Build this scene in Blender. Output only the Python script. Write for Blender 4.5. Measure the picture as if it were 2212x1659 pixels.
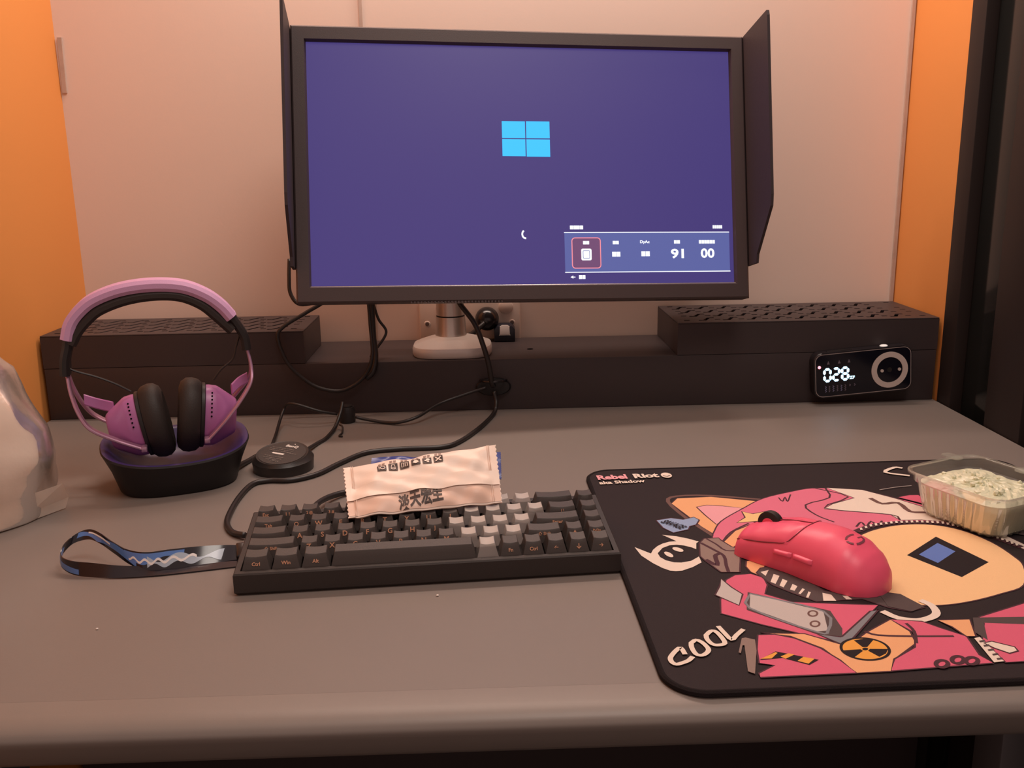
import bpy, bmesh, math, random, json
from mathutils import Matrix, Vector
from math import pi, sin, cos, radians as R

for o in list(bpy.data.objects):
    bpy.data.objects.remove(o, do_unlink=True)
SC = bpy.context.scene
COL = SC.collection
Z0 = 0.74                       # height of the desk top above the floor; everything below is built from the desk top (z = 0)

# ------------------------------------------------------------------ camera
cam_d = bpy.data.cameras.new('camera')
cam = bpy.data.objects.new('camera', cam_d)
COL.objects.link(cam)
cr = Vector((0.99940, -0.03085, -0.01583)); cu = Vector((0.02257, 0.23212, 0.97243)); cf = cr.cross(cu) * -1
cr.normalize(); cf = cu.cross(cr).normalized(); cu = cr.cross(cf).normalized()
cam.matrix_world = Matrix(((cr.x, cu.x, -cf.x, 0), (cr.y, cu.y, -cf.y, 0), (cr.z, cu.z, -cf.z, 0.33954 + Z0), (0, 0, 0, 1)))
cam_d.sensor_fit = 'HORIZONTAL'
cam_d.sensor_width = 36.0
cam_d.lens = 36.0 * 2037.87 / 2212
cam_d.clip_start = 0.02
SC.camera = cam

# ------------------------------------------------------------------ world, lights, exposure
SC.view_settings.view_transform = 'Standard'
SC.view_settings.look = 'None'
SC.view_settings.gamma = 1.0
SC.view_settings.use_curve_mapping = False
SC.view_settings.exposure = 0.0
w = bpy.data.worlds.new('room_ambience'); SC.world = w; w.use_nodes = True
w.node_tree.nodes['Background'].inputs[0].default_value = (1.0, 0.71, 0.62, 1)
w.node_tree.nodes['Background'].inputs[1].default_value = 0.43

def area(name, loc, size, sizey, power, color, target):
    l = bpy.data.lights.new(name, 'AREA'); l.shape = 'RECTANGLE'; l.size = size; l.size_y = sizey
    l.energy = power; l.color = color
    o = bpy.data.objects.new(name, l); COL.objects.link(o); o.location = Vector(loc) + Vector((0, 0, Z0))
    d = Vector(target) - Vector(loc); o.rotation_euler = d.to_track_quat('-Z', 'Y').to_euler()
    return o
# a strip lamp fixed high on the back wall, and the room's ceiling lamp over the seat
area('wall_strip_lamp', (0.05, 1.33, 1.02), 0.9, 0.06, 7.4, (1.0, 0.78, 0.66), (0.05, 1.12, 0.0))
area('ceiling_lamp', (0.35, 0.25, 1.75), 0.7, 0.7, 13.0, (1.0, 0.88, 0.79), (0.0, 0.8, 0.0))

# ------------------------------------------------------------------ materials
MATS = {}
def M(name, col=(0.5, 0.5, 0.5), rough=0.5, metal=0.0, spec=0.5, emit=None, estr=0.0, trans=0.0, alpha=1.0,
      var=0.0, vscale=60.0, bump=0.0, bscale=400.0, coat=0.0, sss=0.0, ior=None):
    if name in MATS: return MATS[name]
    m = bpy.data.materials.new(name); m.use_nodes = True
    nt = m.node_tree; b = nt.nodes['Principled BSDF']
    b.inputs['Base Color'].default_value = (*col, 1); b.inputs['Roughness'].default_value = rough
    b.inputs['Metallic'].default_value = metal; b.inputs['Specular IOR Level'].default_value = spec
    if trans: b.inputs['Transmission Weight'].default_value = trans
    if alpha < 1: b.inputs['Alpha'].default_value = alpha
    if coat: b.inputs['Coat Weight'].default_value = coat; b.inputs['Coat Roughness'].default_value = 0.08
    if ior: b.inputs['IOR'].default_value = ior
    if emit: b.inputs['Emission Color'].default_value = (*emit, 1); b.inputs['Emission Strength'].default_value = estr
    if sss: b.inputs['Subsurface Weight'].default_value = sss; b.inputs['Subsurface Radius'].default_value = (0.01, 0.008, 0.006)
    tc = nt.nodes.new('ShaderNodeTexCoord')
    if var:
        n = nt.nodes.new('ShaderNodeTexNoise'); n.inputs['Scale'].default_value = vscale; n.inputs['Detail'].default_value = 5
        nt.links.new(tc.outputs['Object'], n.inputs['Vector'])
        mp = nt.nodes.new('ShaderNodeMapRange'); mp.inputs[3].default_value = 1 - var; mp.inputs[4].default_value = 1 + var
        nt.links.new(n.outputs['Fac'], mp.inputs[0])
        h = nt.nodes.new('ShaderNodeMix'); h.data_type = 'RGBA'; h.blend_type = 'MULTIPLY'; h.inputs[0].default_value = 1
        h.inputs[6].default_value = (*col, 1); nt.links.new(mp.outputs[0], h.inputs[7]); nt.links.new(h.outputs[2], b.inputs['Base Color'])
    if bump:
        n2 = nt.nodes.new('ShaderNodeTexNoise'); n2.inputs['Scale'].default_value = bscale; n2.inputs['Detail'].default_value = 3
        nt.links.new(tc.outputs['Object'], n2.inputs['Vector'])
        bp = nt.nodes.new('ShaderNodeBump'); bp.inputs['Strength'].default_value = bump; bp.inputs['Distance'].default_value = 0.001
        nt.links.new(n2.outputs['Fac'], bp.inputs['Height']); nt.links.new(bp.outputs[0], b.inputs['Normal'])
    MATS[name] = m
    return m

def M_sheer(name, col, clear, rough=0.2, gloss=0.25, trl=0.5, bump=0.0, bscale=40):
    """thin see-through film: part clear, part diffuse / translucent, with a gloss on top"""
    if name in MATS: return MATS[name]
    m = bpy.data.materials.new(name); m.use_nodes = True; nt = m.node_tree; N = nt.nodes; N.clear()
    out = N.new('ShaderNodeOutputMaterial')
    tr = N.new('ShaderNodeBsdfTransparent'); df = N.new('ShaderNodeBsdfDiffuse'); tl = N.new('ShaderNodeBsdfTranslucent'); gl = N.new('ShaderNodeBsdfGlossy')
    for x in (df, tl): x.inputs[0].default_value = (*col, 1)
    gl.inputs['Roughness'].default_value = rough
    m1 = N.new('ShaderNodeMixShader'); m1.inputs[0].default_value = trl
    nt.links.new(df.outputs[0], m1.inputs[1]); nt.links.new(tl.outputs[0], m1.inputs[2])
    m2 = N.new('ShaderNodeMixShader'); m2.inputs[0].default_value = clear
    nt.links.new(m1.outputs[0], m2.inputs[1]); nt.links.new(tr.outputs[0], m2.inputs[2])
    fr = N.new('ShaderNodeFresnel'); fr.inputs[0].default_value = 1.45
    mm = N.new('ShaderNodeMath'); mm.operation = 'MULTIPLY'; mm.inputs[1].default_value = gloss * 4; mm.use_clamp = True
    nt.links.new(fr.outputs[0], mm.inputs[0])
    m3 = N.new('ShaderNodeMixShader'); nt.links.new(mm.outputs[0], m3.inputs[0])
    nt.links.new(m2.outputs[0], m3.inputs[1]); nt.links.new(gl.outputs[0], m3.inputs[2]); nt.links.new(m3.outputs[0], out.inputs[0])
    if bump:
        tc = N.new('ShaderNodeTexCoord'); n2 = N.new('ShaderNodeTexNoise'); n2.inputs['Scale'].default_value = bscale; n2.inputs['Detail'].default_value = 4
        nt.links.new(tc.outputs['Object'], n2.inputs['Vector'])
        bp = N.new('ShaderNodeBump'); bp.inputs['Strength'].default_value = bump; bp.inputs['Distance'].default_value = 0.004
        nt.links.new(n2.outputs['Fac'], bp.inputs['Height'])
        for x in (df, gl, tl): nt.links.new(bp.outputs[0], x.inputs['Normal'])
    MATS[name] = m
    return m

# ------------------------------------------------------------------ helpers
def link(o, parent=None):
    COL.objects.link(o)
    if parent is not None: o.parent = parent
    return o
def obj(name, bm, mat, parent=None, smooth=False, mw=None):
    me = bpy.data.meshes.new(name); bmesh.ops.recalc_face_normals(bm, faces=bm.faces[:])
    bm.to_mesh(me); bm.free()
    if mat: me.materials.append(mat)
    if smooth:
        me.polygons.foreach_set('use_smooth', [True] * len(me.polygons))
        if smooth != 'all': me.set_sharp_from_angle(angle=R(38))
    o = bpy.data.objects.new(name, me); link(o, parent)
    if mw is not None: o.matrix_local = mw
    return o
def meshobj(name, verts, faces, mat, parent=None, smooth=False, mw=None):
    bm = bmesh.new(); vs = [bm.verts.new(v) for v in verts]
    for f in faces:
        try: bm.faces.new([vs[i] for i in f])
        except ValueError: pass
    return obj(name, bm, mat, parent, smooth, mw)
def tag(o, label, cat, group=None, kind=None):
    if label: o['label'] = label
    if cat: o['category'] = cat
    if group: o['group'] = group
    if kind: o['kind'] = kind
    return o
def thing(name, label, cat, loc=(0, 0, 0), rotz=0.0, group=None):
    o = bpy.data.objects.new(name, None); o.empty_display_size = 0.02; COL.objects.link(o)
    o.location = loc; o.rotation_euler = (0, 0, rotz)
    return tag(o, label, cat, group)
def struct(o, label=None):
    o['kind'] = 'structure'
    if label: o['label'] = label
    return o
def box(bm, c, s, bevel=0.0, seg=2, rot=None):
    m = Matrix.Translation(c) @ (rot.to_4x4() if rot else Matrix()) @ Matrix.Diagonal((s[0], s[1], s[2], 1))
    g = bmesh.ops.create_cube(bm, size=1.0, matrix=m)
    if bevel:
        es = set()
        for v in g['verts']: es.update(v.link_edges)
        bmesh.ops.bevel(bm, geom=list(es), offset=bevel, segments=seg, affect='EDGES', profile=0.5)
def boxo(name, c, s, mat, parent=None, bevel=0.0, seg=2, smooth=True, rot=None):
    bm = bmesh.new(); box(bm, c, s, bevel, seg, rot)
    return obj(name, bm, mat, parent, smooth if bevel else False)
def cyl(bm, p0, p1, r0, r1=None, n=20, caps=True):
    r1 = r0 if r1 is None else r1
    p0, p1 = Vector(p0), Vector(p1); d = p1 - p0
    q = d.to_track_quat('Z', 'Y').to_matrix()
    A = [bm.verts.new(p0 + q @ Vector((r0 * cos(2 * pi * i / n), r0 * sin(2 * pi * i / n), 0))) for i in range(n)]
    B = [bm.verts.new(p1 + q @ Vector((r1 * cos(2 * pi * i / n), r1 * sin(2 * pi * i / n), 0))) for i in range(n)]
    for i in range(n): bm.faces.new((A[i], A[(i + 1) % n], B[(i + 1) % n], B[i]))
    if caps: bm.faces.new(A[::-1]); bm.faces.new(B)
def lathe(bm, prof, n=32, sx=1.0, sy=1.0, mw=None):
    """prof: (r, z) list from bottom to top, turned about z"""
    rings = []
    for r, z in prof:
        if r < 1e-6: rings.append([bm.verts.new((0, 0, z))])
        else: rings.append([bm.verts.new((sx * r * cos(2 * pi * i / n), sy * r * sin(2 * pi * i / n), z)) for i in range(n)])
    for a, b in zip(rings, rings[1:]):
        for i in range(n):
            j = (i + 1) % n
            if len(a) == 1 and len(b) == 1: continue
            if len(a) == 1: bm.faces.new((a[0], b[j], b[i]))
            elif len(b) == 1: bm.faces.new((a[i], a[j], b[0]))
            else: bm.faces.new((a[i], a[j], b[j], b[i]))
    if mw is not None: bmesh.ops.transform(bm, matrix=mw, verts=[v for r in rings for v in r])
def catmull(pts, sub=6):
    P = [Vector(p) for p in pts]; out = []
    for i in range(len(P) - 1):
        p0 = P[i - 1] if i else P[0] * 2 - P[1]; p1, p2 = P[i], P[i + 1]; p3 = P[i + 2] if i + 2 < len(P) else P[-1] * 2 - P[-2]
        for k in range(sub):
            t = k / sub
            out.append(0.5 * ((2 * p1) + (p2 - p0) * t + (2 * p0 - 5 * p1 + 4 * p2 - p3) * t * t + (3 * p1 - p0 - 3 * p2 + p3) * t ** 3))
    out.append(P[-1]); return out
def tube(bm, pts, r, n=10, sub=6, radii=None):
    P = catmull(pts, sub) if sub > 1 else [Vector(p) for p in pts]
    prev = None; rings = []
    up = Vector((0, 0, 1))
    for i, p in enumerate(P):
        t = (P[min(i + 1, len(P) - 1)] - P[max(i - 1, 0)]).normalized()
        if prev is None:
            a = t.cross(up)
            if a.length < 1e-3: a = t.cross(Vector((1, 0, 0)))
        else: a = prev - t * prev.dot(t)
        a.normalize(); prev = a; b = t.cross(a)
        rr = r if radii is None else radii(i / (len(P) - 1))
        rings.append([bm.verts.new(p + rr * (a * cos(2 * pi * k / n) + b * sin(2 * pi * k / n))) for k in range(n)])
    for A, B in zip(rings, rings[1:]):
        for k in range(n): bm.faces.new((A[k], A[(k + 1) % n], B[(k + 1) % n], B[k]))
    bm.faces.new(rings[0][::-1]); bm.faces.new(rings[-1])
def sweep(bm, pts, wdir, width, thick, sub=6, taper=None):
    """flat band along pts; width along wdir (constant vector), thickness across"""
    P = catmull(pts, sub); wd = Vector(wdir).normalized(); rings = []
    for i, p in enumerate(P):
        t = (P[min(i + 1, len(P) - 1)] - P[max(i - 1, 0)]).normalized(); nn = t.cross(wd).normalized()
        k = taper(i / (len(P) - 1)) if taper else 1.0
        w2, t2 = width * k / 2, thick * k / 2
        prof = [(-w2 * .8, -t2), (w2 * .8, -t2), (w2, -t2 * .4), (w2, t2 * .4), (w2 * .8, t2), (-w2 * .8, t2), (-w2, t2 * .4), (-w2, -t2 * .4)]
        rings.append([bm.verts.new(p + wd * a + nn * b) for a, b in prof])
    for A, B in zip(rings, rings[1:]):
        for k in range(8): bm.faces.new((A[k], A[(k + 1) % 8], B[(k + 1) % 8], B[k]))
    bm.faces.new(rings[0][::-1]); bm.faces.new(rings[-1])
def rrect(w, h, r, n=6, cx=0, cy=0):
    out = []
    for (sx, sy, a0) in ((1, 1, 0), (-1, 1, pi / 2), (-1, -1, pi), (1, -1, 3 * pi / 2)):
        for i in range(n + 1):
            a = a0 + (pi / 2) * i / n
            out.append((cx + sx * (w / 2 - r) + r * cos(a), cy + sy * (h / 2 - r) + r * sin(a)))
    return out
def prism(bm, poly, z0, z1, bevel=0.0, seg=2, top_only=True):
    A = [bm.verts.new((x, y, z0)) for x, y in poly]; B = [bm.verts.new((x, y, z1)) for x, y in poly]
    n = len(poly)
    for i in range(n): bm.faces.new((A[i], A[(i + 1) % n], B[(i + 1) % n], B[i]))
    fb = bm.faces.new(A[::-1]); ft = bm.faces.new(B)
    if bevel:
        es = list(ft.edges) + ([] if top_only else list(fb.edges))
        bmesh.ops.bevel(bm, geom=es, offset=bevel, segments=seg, affect='EDGES', profile=0.5)
def strokepoly(pts, w, closed=False):
    P = [Vector(p) for p in pts]; n = len(P); L, Rr = [], []
    for i in range(n):
        a = P[(i - 1) % n] if (closed or i) else P[i]; b = P[(i + 1) % n] if (closed or i < n - 1) else P[i]
        t = (b - a).normalized(); nn = Vector((-t.y, t.x))
        L.append(P[i] + nn * w / 2); Rr.append(P[i] - nn * w / 2)
    return L, Rr
def add_stroke(bm, pts, w, z, closed=False):
    L, Rr = strokepoly(pts, w, closed); n = len(L)
    A = [bm.verts.new((p.x, p.y, z)) for p in L]; B = [bm.verts.new((p.x, p.y, z)) for p in Rr]
    for i in range(n if closed else n - 1): bm.faces.new((A[i], A[(i + 1) % n], B[(i + 1) % n], B[i]))
def add_poly(bm, pts, z):
    return bm.faces.new([bm.verts.new((x, y, z)) for x, y in pts])
_txt = {}
def text(name, body, w, h, mat, parent, mw, bold=0.0, italic=0.0, depth=0.0):
    """flat lettering fitted to a w x h box centred on mw's origin (lies in mw's xy plane); w = None keeps proportions"""
    key = (body, bold, italic, depth)
    if key not in _txt:
        c = bpy.data.curves.new('lettering', 'FONT'); c.body = body; c.size = 1.0; c.offset = bold; c.shear = italic; c.resolution_u = 3
        c.align_x = 'CENTER'; c.extrude = depth
        o = bpy.data.objects.new('lettering', c); COL.objects.link(o)
        bpy.context.view_layer.update()
        me = bpy.data.meshes.new_from_object(o.evaluated_get(bpy.context.evaluated_depsgraph_get()))
        COL.objects.unlink(o); bpy.data.objects.remove(o); bpy.data.curves.remove(c)
        xs = [v.co.x for v in me.vertices]; ys = [v.co.y for v in me.vertices]
        _txt[key] = (me, min(xs), max(xs), min(ys), max(ys))
    me0, x0, x1, y0, y1 = _txt[key]
    me = me0.copy(); sy = h / max(1e-6, y1 - y0); sx = sy if w is None else w / max(1e-6, x1 - x0)
    for v in me.vertices: v.co = ((v.co.x - (x0 + x1) / 2) * sx, (v.co.y - (y0 + y1) / 2) * sy, v.co.z * sy)
    me.materials.clear(); me.materials.append(mat)
    o = bpy.data.objects.new(name, me); link(o, parent); o.matrix_local = mw
    return o
def frame(o, x, y):
    """matrix with origin o, x axis x, y axis towards y"""
    x = Vector(x).normalized(); z = x.cross(Vector(y)).normalized(); y = z.cross(x)
    return Matrix(((x.x, y.x, z.x, o[0]), (x.y, y.y, z.y, o[1]), (x.z, y.z, z.z, o[2]), (0, 0, 0, 1)))

# shared materials
m_black = M('black_plastic', (0.017, 0.013, 0.013), 0.45, spec=0.4, bump=0.08, bscale=900)
m_steel = M('black_powder_coated_steel', (0.048, 0.035, 0.036), 0.48, spec=0.4, bump=0.15, bscale=1200)
m_rubber = M('black_cable_sheath', (0.018, 0.014, 0.014), 0.42, spec=0.5)
m_white = M('white_plastic', (0.80, 0.74, 0.70), 0.4)

# ------------------------------------------------------------------ the room
WY = 1.43
m_wall = M('beige_painted_wall', (0.80, 0.64, 0.56), 0.75, spec=0.15, var=0.03, vscale=5, bump=0.05, bscale=300)
m_orange = M('orange_painted_panel', (0.78, 0.31, 0.085), 0.6, spec=0.25, var=0.03, vscale=4, bump=0.05, bscale=300)
m_floor = M('dark_floor', (0.05, 0.04, 0.038), 0.5, var=0.2, vscale=8)
struct(boxo('wall_back', (0.0, WY + 0.03, 0.55), (1.6, 0.06, 2.6), m_wall), 'pale beige wall behind the monitor')
# left side wall, splayed a little outwards
a, b = Vector((-0.600, WY)), Vector((-0.640, 0.20)); t = (a - b).normalized(); nrm = Vector((-t.y, t.x))
q = [a + t * .02, b, b + nrm * .05, a + t * .02 + nrm * .05]
bm = bmesh.new(); prism(bm, [(p.x, p.y) for p in q], -0.74, 1.85)
struct(obj('wall_left', bm, m_orange), 'orange side wall left of the headset')
bm = bmesh.new(); box(bm, (0.655, 1.3545, 0.55), (0.05, 0.185, 2.6))
struct(obj('wall_right', bm, m_orange), 'orange wall strip on the right')
struct(boxo('floor', (0.2, 0.2, -0.765), (4.0, 4.0, 0.05), m_floor))
# caulk and the panel joint on the back wall
m_caulk = M('grey_caulk', (0.50, 0.37, 0.31), 0.7, var=0.2, vscale=60)
struct(boxo('trim_1', (-0.1675, WY - 0.0015, 0.62), (0.0045, 0.003, 2.3), m_caulk), 'thin vertical joint strip on the back wall')
struct(boxo('trim_2', (-0.5935, WY - 0.0015, 0.478), (0.006, 0.003, 0.075), m_caulk, rot=Matrix.Rotation(0.02, 3, 'Y')), 'smeared caulk mark in the left corner')
struct(boxo('trim_3', (0.6255, WY - 0.002, 0.62), (0.0045, 0.004, 2.3), m_caulk), 'caulk line in the right corner')
# dark glazed partition on the right
m_glass = M('dark_tinted_glass', (0.012, 0.014, 0.014), 0.12, spec=0.5)
m_mull = M('black_window_frame', (0.024, 0.017, 0.016), 0.55, spec=0.25)
win = struct(bpy.data.objects.new('window_1', None), 'dark tinted glass partition with black mullions right of the desk'); COL.objects.link(win)
win.location = (0.6435, 0, 0)
for y0, y1, x, wd, nm, mt in ((1.225, 1.262, .0, .03, 'mullion', m_mull), (1.135, 1.225, .006, .01, 'pane', m_glass), (1.055, 1.135, .0, .03, 'mullion', m_mull),
                     (0.72, 1.055, .006, .01, 'pane', m_glass), (0.66, 0.72, .0, .03, 'mullion', m_mull), (0.25, 0.66, .006, .01, 'pane', m_glass)):
    boxo(nm, (x, (y0 + y1) / 2, 0.55), (wd, y1 - y0, 2.58), mt, win, bevel=0.0015)

# ------------------------------------------------------------------ the desk
m_desk = M('grey_desk_laminate', (0.205, 0.172, 0.155), 0.5, spec=0.45, var=0.05, vscale=7, bump=0.04, bscale=700)
m_edge = M('grey_edge_band', (0.225, 0.190, 0.170), 0.45, spec=0.45, var=0.05, vscale=20, bump=0.03, bscale=700)
desk = thing('desk', 'wide grey laminate desk with a rounded front edge', 'desk')
YF, XL, XR = 0.5426, -0.5995, 0.627
boxo('desktop', ((XL + XR) / 2, (YF + .0165 + 1.40) / 2, -0.0225), (XR - XL, 1.40 - YF - .0165, 0.045), m_desk, desk)
prof = [(YF + y, z) for y, z in ((0, 0), (-.007, -.0010), (-.0130, -.0034), (-.0162, -.0068), (-.0168, -.0098), (-.0145, -.0145), (-.0085, -.0235), (-.001, -.0335), (.008, -.0415), (.016, -.0448))] + [(YF + .0164, -.0448), (YF + .0164, 0)]
bm = bmesh.new(); A = [bm.verts.new((XL, y, z)) for y, z in prof]; B = [bm.verts.new((XR, y, z)) for y, z in prof]
for i in range(len(prof)): bm.faces.new((A[i], B[i], B[(i + 1) % len(prof)], A[(i + 1) % len(prof)]))
bm.faces.new(A[::-1]); bm.faces.new(B)
obj('front_edge', bm, m_edge, desk, True)
m_leg = M('grey_metal_leg', (0.20, 0.19, 0.20), 0.5, metal=0.3)
for lx in (-0.575, 0.628): boxo('leg', (lx - .01, 1.0, -0.3925), (0.035, 0.06, 0.695), m_leg, desk, 0.003)
boxo('underdesk_light_blocker', (0.014, 1.22, -0.39), (1.215, 0.02, 0.69), m_steel, desk)  # unseen panel, added to keep the space under the desk dark

# ------------------------------------------------------------------ steel riser along the back of the desk
YR, HL, HB = 1.267, 0.0716, 0.115
riser = thing('desk_riser', 'long black steel riser with two raised perforated boxes along the back of the desk', 'riser')
boxo('ledge', ((-0.600 + 0.6255) / 2, (YR + 1.425) / 2, HL / 2), (1.2255, 1.425 - YR, HL), m_steel, riser, 0.0015)
for hx in (0.063,):
    bm = bmesh.new(); cyl(bm, (hx, 1.333, HL + .0001), (hx, 1.333, HL + .0004), 0.0045, n=20); obj('screw_hole', bm, M('hole_black', (0.002, 0.002, 0.002), 0.9, spec=0.05), riser)
m_in = M('vent_box_shade', (0.004, 0.003, 0.003), 0.9, spec=0.1)  # near-black colour painted as the shade inside the boxes
def vent_box(x0, x1, y0, y1, parent):
    t = 0.0016; h0, h1 = HL + .0005, HB
    r = 0.003
    bx = bpy.data.objects.new('vent_box', None); link(bx, parent)
    bm = bmesh.new()
    for c, s in ((((x0 + x1) / 2, y0 + t / 2, (h0 + h1) / 2), (x1 - x0, t, h1 - h0)), (((x0 + x1) / 2, y1 - t / 2, (h0 + h1) / 2), (x1 - x0, t, h1 - h0)),
                 ((x0 + t / 2, (y0 + y1) / 2, (h0 + h1) / 2), (t, y1 - y0 - 2 * t, h1 - h0)), ((x1 - t / 2, (y0 + y1) / 2, (h0 + h1) / 2), (t, y1 - y0 - 2 * t, h1 - h0))):
        box(bm, c, s)
    obj('side_panel', bm, m_steel, bx)
    bm = bmesh.new(); box(bm, ((x0 + x1) / 2, (y0 + y1) / 2, h0 + .012), (x1 - x0 - .004, y1 - y0 - .004, .002)); obj('interior_shade_sheet', bm, m_in, bx)  # dark sheet standing in for the shade seen through the slots
    # lid with cut slots
    bm = bmesh.new(); box(bm, ((x0 + x1) / 2, (y0 + y1) / 2, h1 + .001), (x1 - x0, y1 - y0, .002), 0.0008, 2)
    lid = obj('vent_panel', bm, m_steel, bx)
    cb = bmesh.new()
    def cut_stroke(pts, wd):
        L, Rr = strokepoly(pts, wd); poly = [(p.x, p.y) for p in L] + [(p.x, p.y) for p in reversed(Rr)]
        A = [cb.verts.new((x, y, h1 - .004)) for x, y in poly]; B = [cb.verts.new((x, y, h1 + .006)) for x, y in poly]; n = len(poly)
        for i in range(n): cb.faces.new((A[i], A[(i + 1) % n], B[(i + 1) % n], B[i]))
        cb.faces.new(A[::-1]); cb.faces.new(B)
    D = y1 - y0; rows = 4; pitch = 0.0335
    for r_ in range(rows):
        yc = y0 + .026 + r_ * (D - .052) / (rows - 1)
        xo = x0 + .036 - (r_ - 1.5) * 0.006 + (0.0 if r_ % 2 else 0.0)
        k = 0
        while xo + k * pitch + .014 < x1 - .022:
            xc = xo + k * pitch
            cut_stroke([(xc - .0125, yc - .0090), (xc - .0045, yc - .0090), (xc + .0045, yc + .0090), (xc + .0125, yc + .0090)], .0052)
            if xc + .022 < x1 - .024:
                cut_stroke([(xc + .0105, yc - .0045), (xc + .0185, yc - .0045)], .0046)
            k += 1
    for xx in (x0 + .016, x1 - .016):
        for yy in (y0 + .018, y1 - .012): cut_stroke([(xx - .004, yy), (xx + .004, yy)], .0055)
        for kk in range(3): cut_stroke([(xx + (.003 if xx < (x0 + x1) / 2 else -.003) - .004, y0 + .055 + kk * .020), (xx + (.003 if xx < (x0 + x1) / 2 else -.003) + .004, y0 + .055 + kk * .020)], .004)
    cut = obj('cutter', cb, None)
    md = lid.modifiers.new('slots', 'BOOLEAN'); md.operation = 'DIFFERENCE'; md.object = cut; md.solver = 'EXACT'; md.use_self = True
    bpy.context.view_layer.update()
    me = bpy.data.meshes.new_from_object(lid.evaluated_get(bpy.context.evaluated_depsgraph_get()))
    lid.modifiers.clear(); lid.data = me
    bpy.data.objects.remove(cut)
vent_box(-0.600, -0.2475, YR, 1.400, riser)
vent_box(0.263, 0.6255, YR, 1.420, riser)

# ------------------------------------------------------------------ monitor on its pole
ROOT = Vector((-0.048, 1.320, HL + .0005))
monitor = thing('computer_monitor', 'black monitor with fold-out side shields showing a blue startup screen', 'monitor', ROOT)
ux = Vector((0.9941, 0.1061, -0.0236)); uz = Vector((-0.0024, 0.238, 0.9713)); uy = uz.cross(ux)
MM = Matrix.Translation(-ROOT) @ Matrix(((ux.x, uy.x, uz.x, 0.0561), (ux.y, uy.y, uz.y, 1.2319), (ux.z, uy.z, uz.z, 0.3301), (0, 0, 0, 1)))
m_bez = M('monitor_bezel_black', (0.066, 0.046, 0.046), 0.42, spec=0.4, bump=0.1, bscale=1100)
SW, SH = 0.5437, 0.3026
XO0, XO1, ZO0, ZO1 = -0.290, 0.290, -0.1725, 0.1700
rings = [[(XO0, ZO0), (XO1, ZO0), (XO1, ZO1), (XO0, ZO1)]] * 2
bm = bmesh.new()
def ring(x0, x1, z0, z1, y): return [bm.verts.new(v) for v in ((x0, y, z0), (x1, y, z0), (x1, y, z1), (x0, y, z1))]
Lps = [ring(XO0, XO1, ZO0, ZO1, 0.020), ring(XO0, XO1, ZO0, ZO1, -0.0045), ring(XO0 + .002, XO1 - .002, ZO0 + .002, ZO1 - .002, -0.0065),
       ring(-SW / 2 - .002, SW / 2 + .002, -SH / 2 - .0025, SH / 2 + .002, -0.0065), ring(-SW / 2, SW / 2, -SH / 2, SH / 2, -0.0015), ring(-SW / 2, SW / 2, -SH / 2, SH / 2, 0.004)]
for A, B in zip(Lps, Lps[1:]):
    for k in range(4): bm.faces.new((A[k], A[(k + 1) % 4], B[(k + 1) % 4], B[k]))
bez = obj('bezel', bm, m_bez, monitor, mw=MM)
bm = bmesh.new(); box(bm, (0, -0.0027, -SH / 2 - .0012), (SW + .004, 0.0016, 0.0016), 0.0005); obj('lip_highlight', bm, M('pale_highlight', (0.75, 0.66, 0.60), 0.25, metal=0.6), bez, True)  # pale bar painted as the highlight along the lower bezel bevel
bm = bmesh.new()   # little ribs under the chin
for i in range(28): box(bm, (-0.150 + i * .0042, -0.004, ZO0 - .0006), (.0018, .010, .0022))
obj('chin_vent', bm, m_bez, bez)
bm = bmesh.new(); box(bm, (0, 0.034, 0), (0.56, 0.030, 0.318), 0.012, 3); obj('back_cover', bm, m_black, monitor, True, mw=MM)
# display: faint blue-violet backlight glow of an almost black image
ms = bpy.data.materials.new('display_panel'); ms.use_nodes = True; nt = ms.node_tree; bs = nt.nodes['Principled BSDF']
bs.inputs['Base Color'].default_value = (0.012, 0.010, 0.018, 1); bs.inputs['Roughness'].default_value = 0.34; bs.inputs['Specular IOR Level'].default_value = 0.45
bs.inputs['Emission Color'].default_value = (0.056, 0.040, 0.185, 1); bs.inputs['Emission Strength'].default_value = 1.0
scr = meshobj('screen', [(-SW / 2, 0, -SH / 2), (SW / 2, 0, -SH / 2), (SW / 2, 0, SH / 2), (-SW / 2, 0, SH / 2), (-SW / 2, .003, -SH / 2), (SW / 2, .003, -SH / 2), (SW / 2, .003, SH / 2), (-SW / 2, .003, SH / 2)],
              [(0, 1, 2, 3), (4, 7, 6, 5), (0, 4, 5, 1), (1, 5, 6, 2), (2, 6, 7, 3), (3, 7, 4, 0)], ms, monitor, mw=MM)
m_logo = M('lit_blue_pixels', (0, 0, 0), 0.5, emit=(0.035, 0.50, 1.0), estr=1.15)
m_litw = M('lit_white_pixels', (0, 0, 0), 0.5, emit=(0.92, 0.95, 1.0), estr=1.25)
m_litr = M('lit_red_pixels', (0, 0, 0), 0.5, emit=(1.0, 0.30, 0.36), estr=1.0)
m_osd = M('menu_panel_pixels', (0, 0, 0), 0.5, emit=(0.105, 0.125, 0.36), estr=1.0)
m_osdr = M('menu_tile_pixels', (0, 0, 0), 0.5, emit=(0.17, 0.07, 0.17), estr=1.0)
def on_screen(name, polys, mat, lift=0.0003):
    bm = bmesh.new()
    for pl in polys: bm.faces.new([bm.verts.new((x / 1000, -lift, z / 1000)) for x, z in pl])
    return obj(name, bm, mat, scr)
def rect(x0, z0, x1, z1): return [(x0, z0), (x1, z0), (x1, z1), (x0, z1)]
on_screen('startup_logo', [rect(-30.2, 35.0, -.5, 56.4), rect(.9, 35.0, 31.2, 56.6), rect(-30.2, 11.9, -.5, 33.6), rect(.9, 11.5, 31.2, 33.6)], m_logo)
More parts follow.
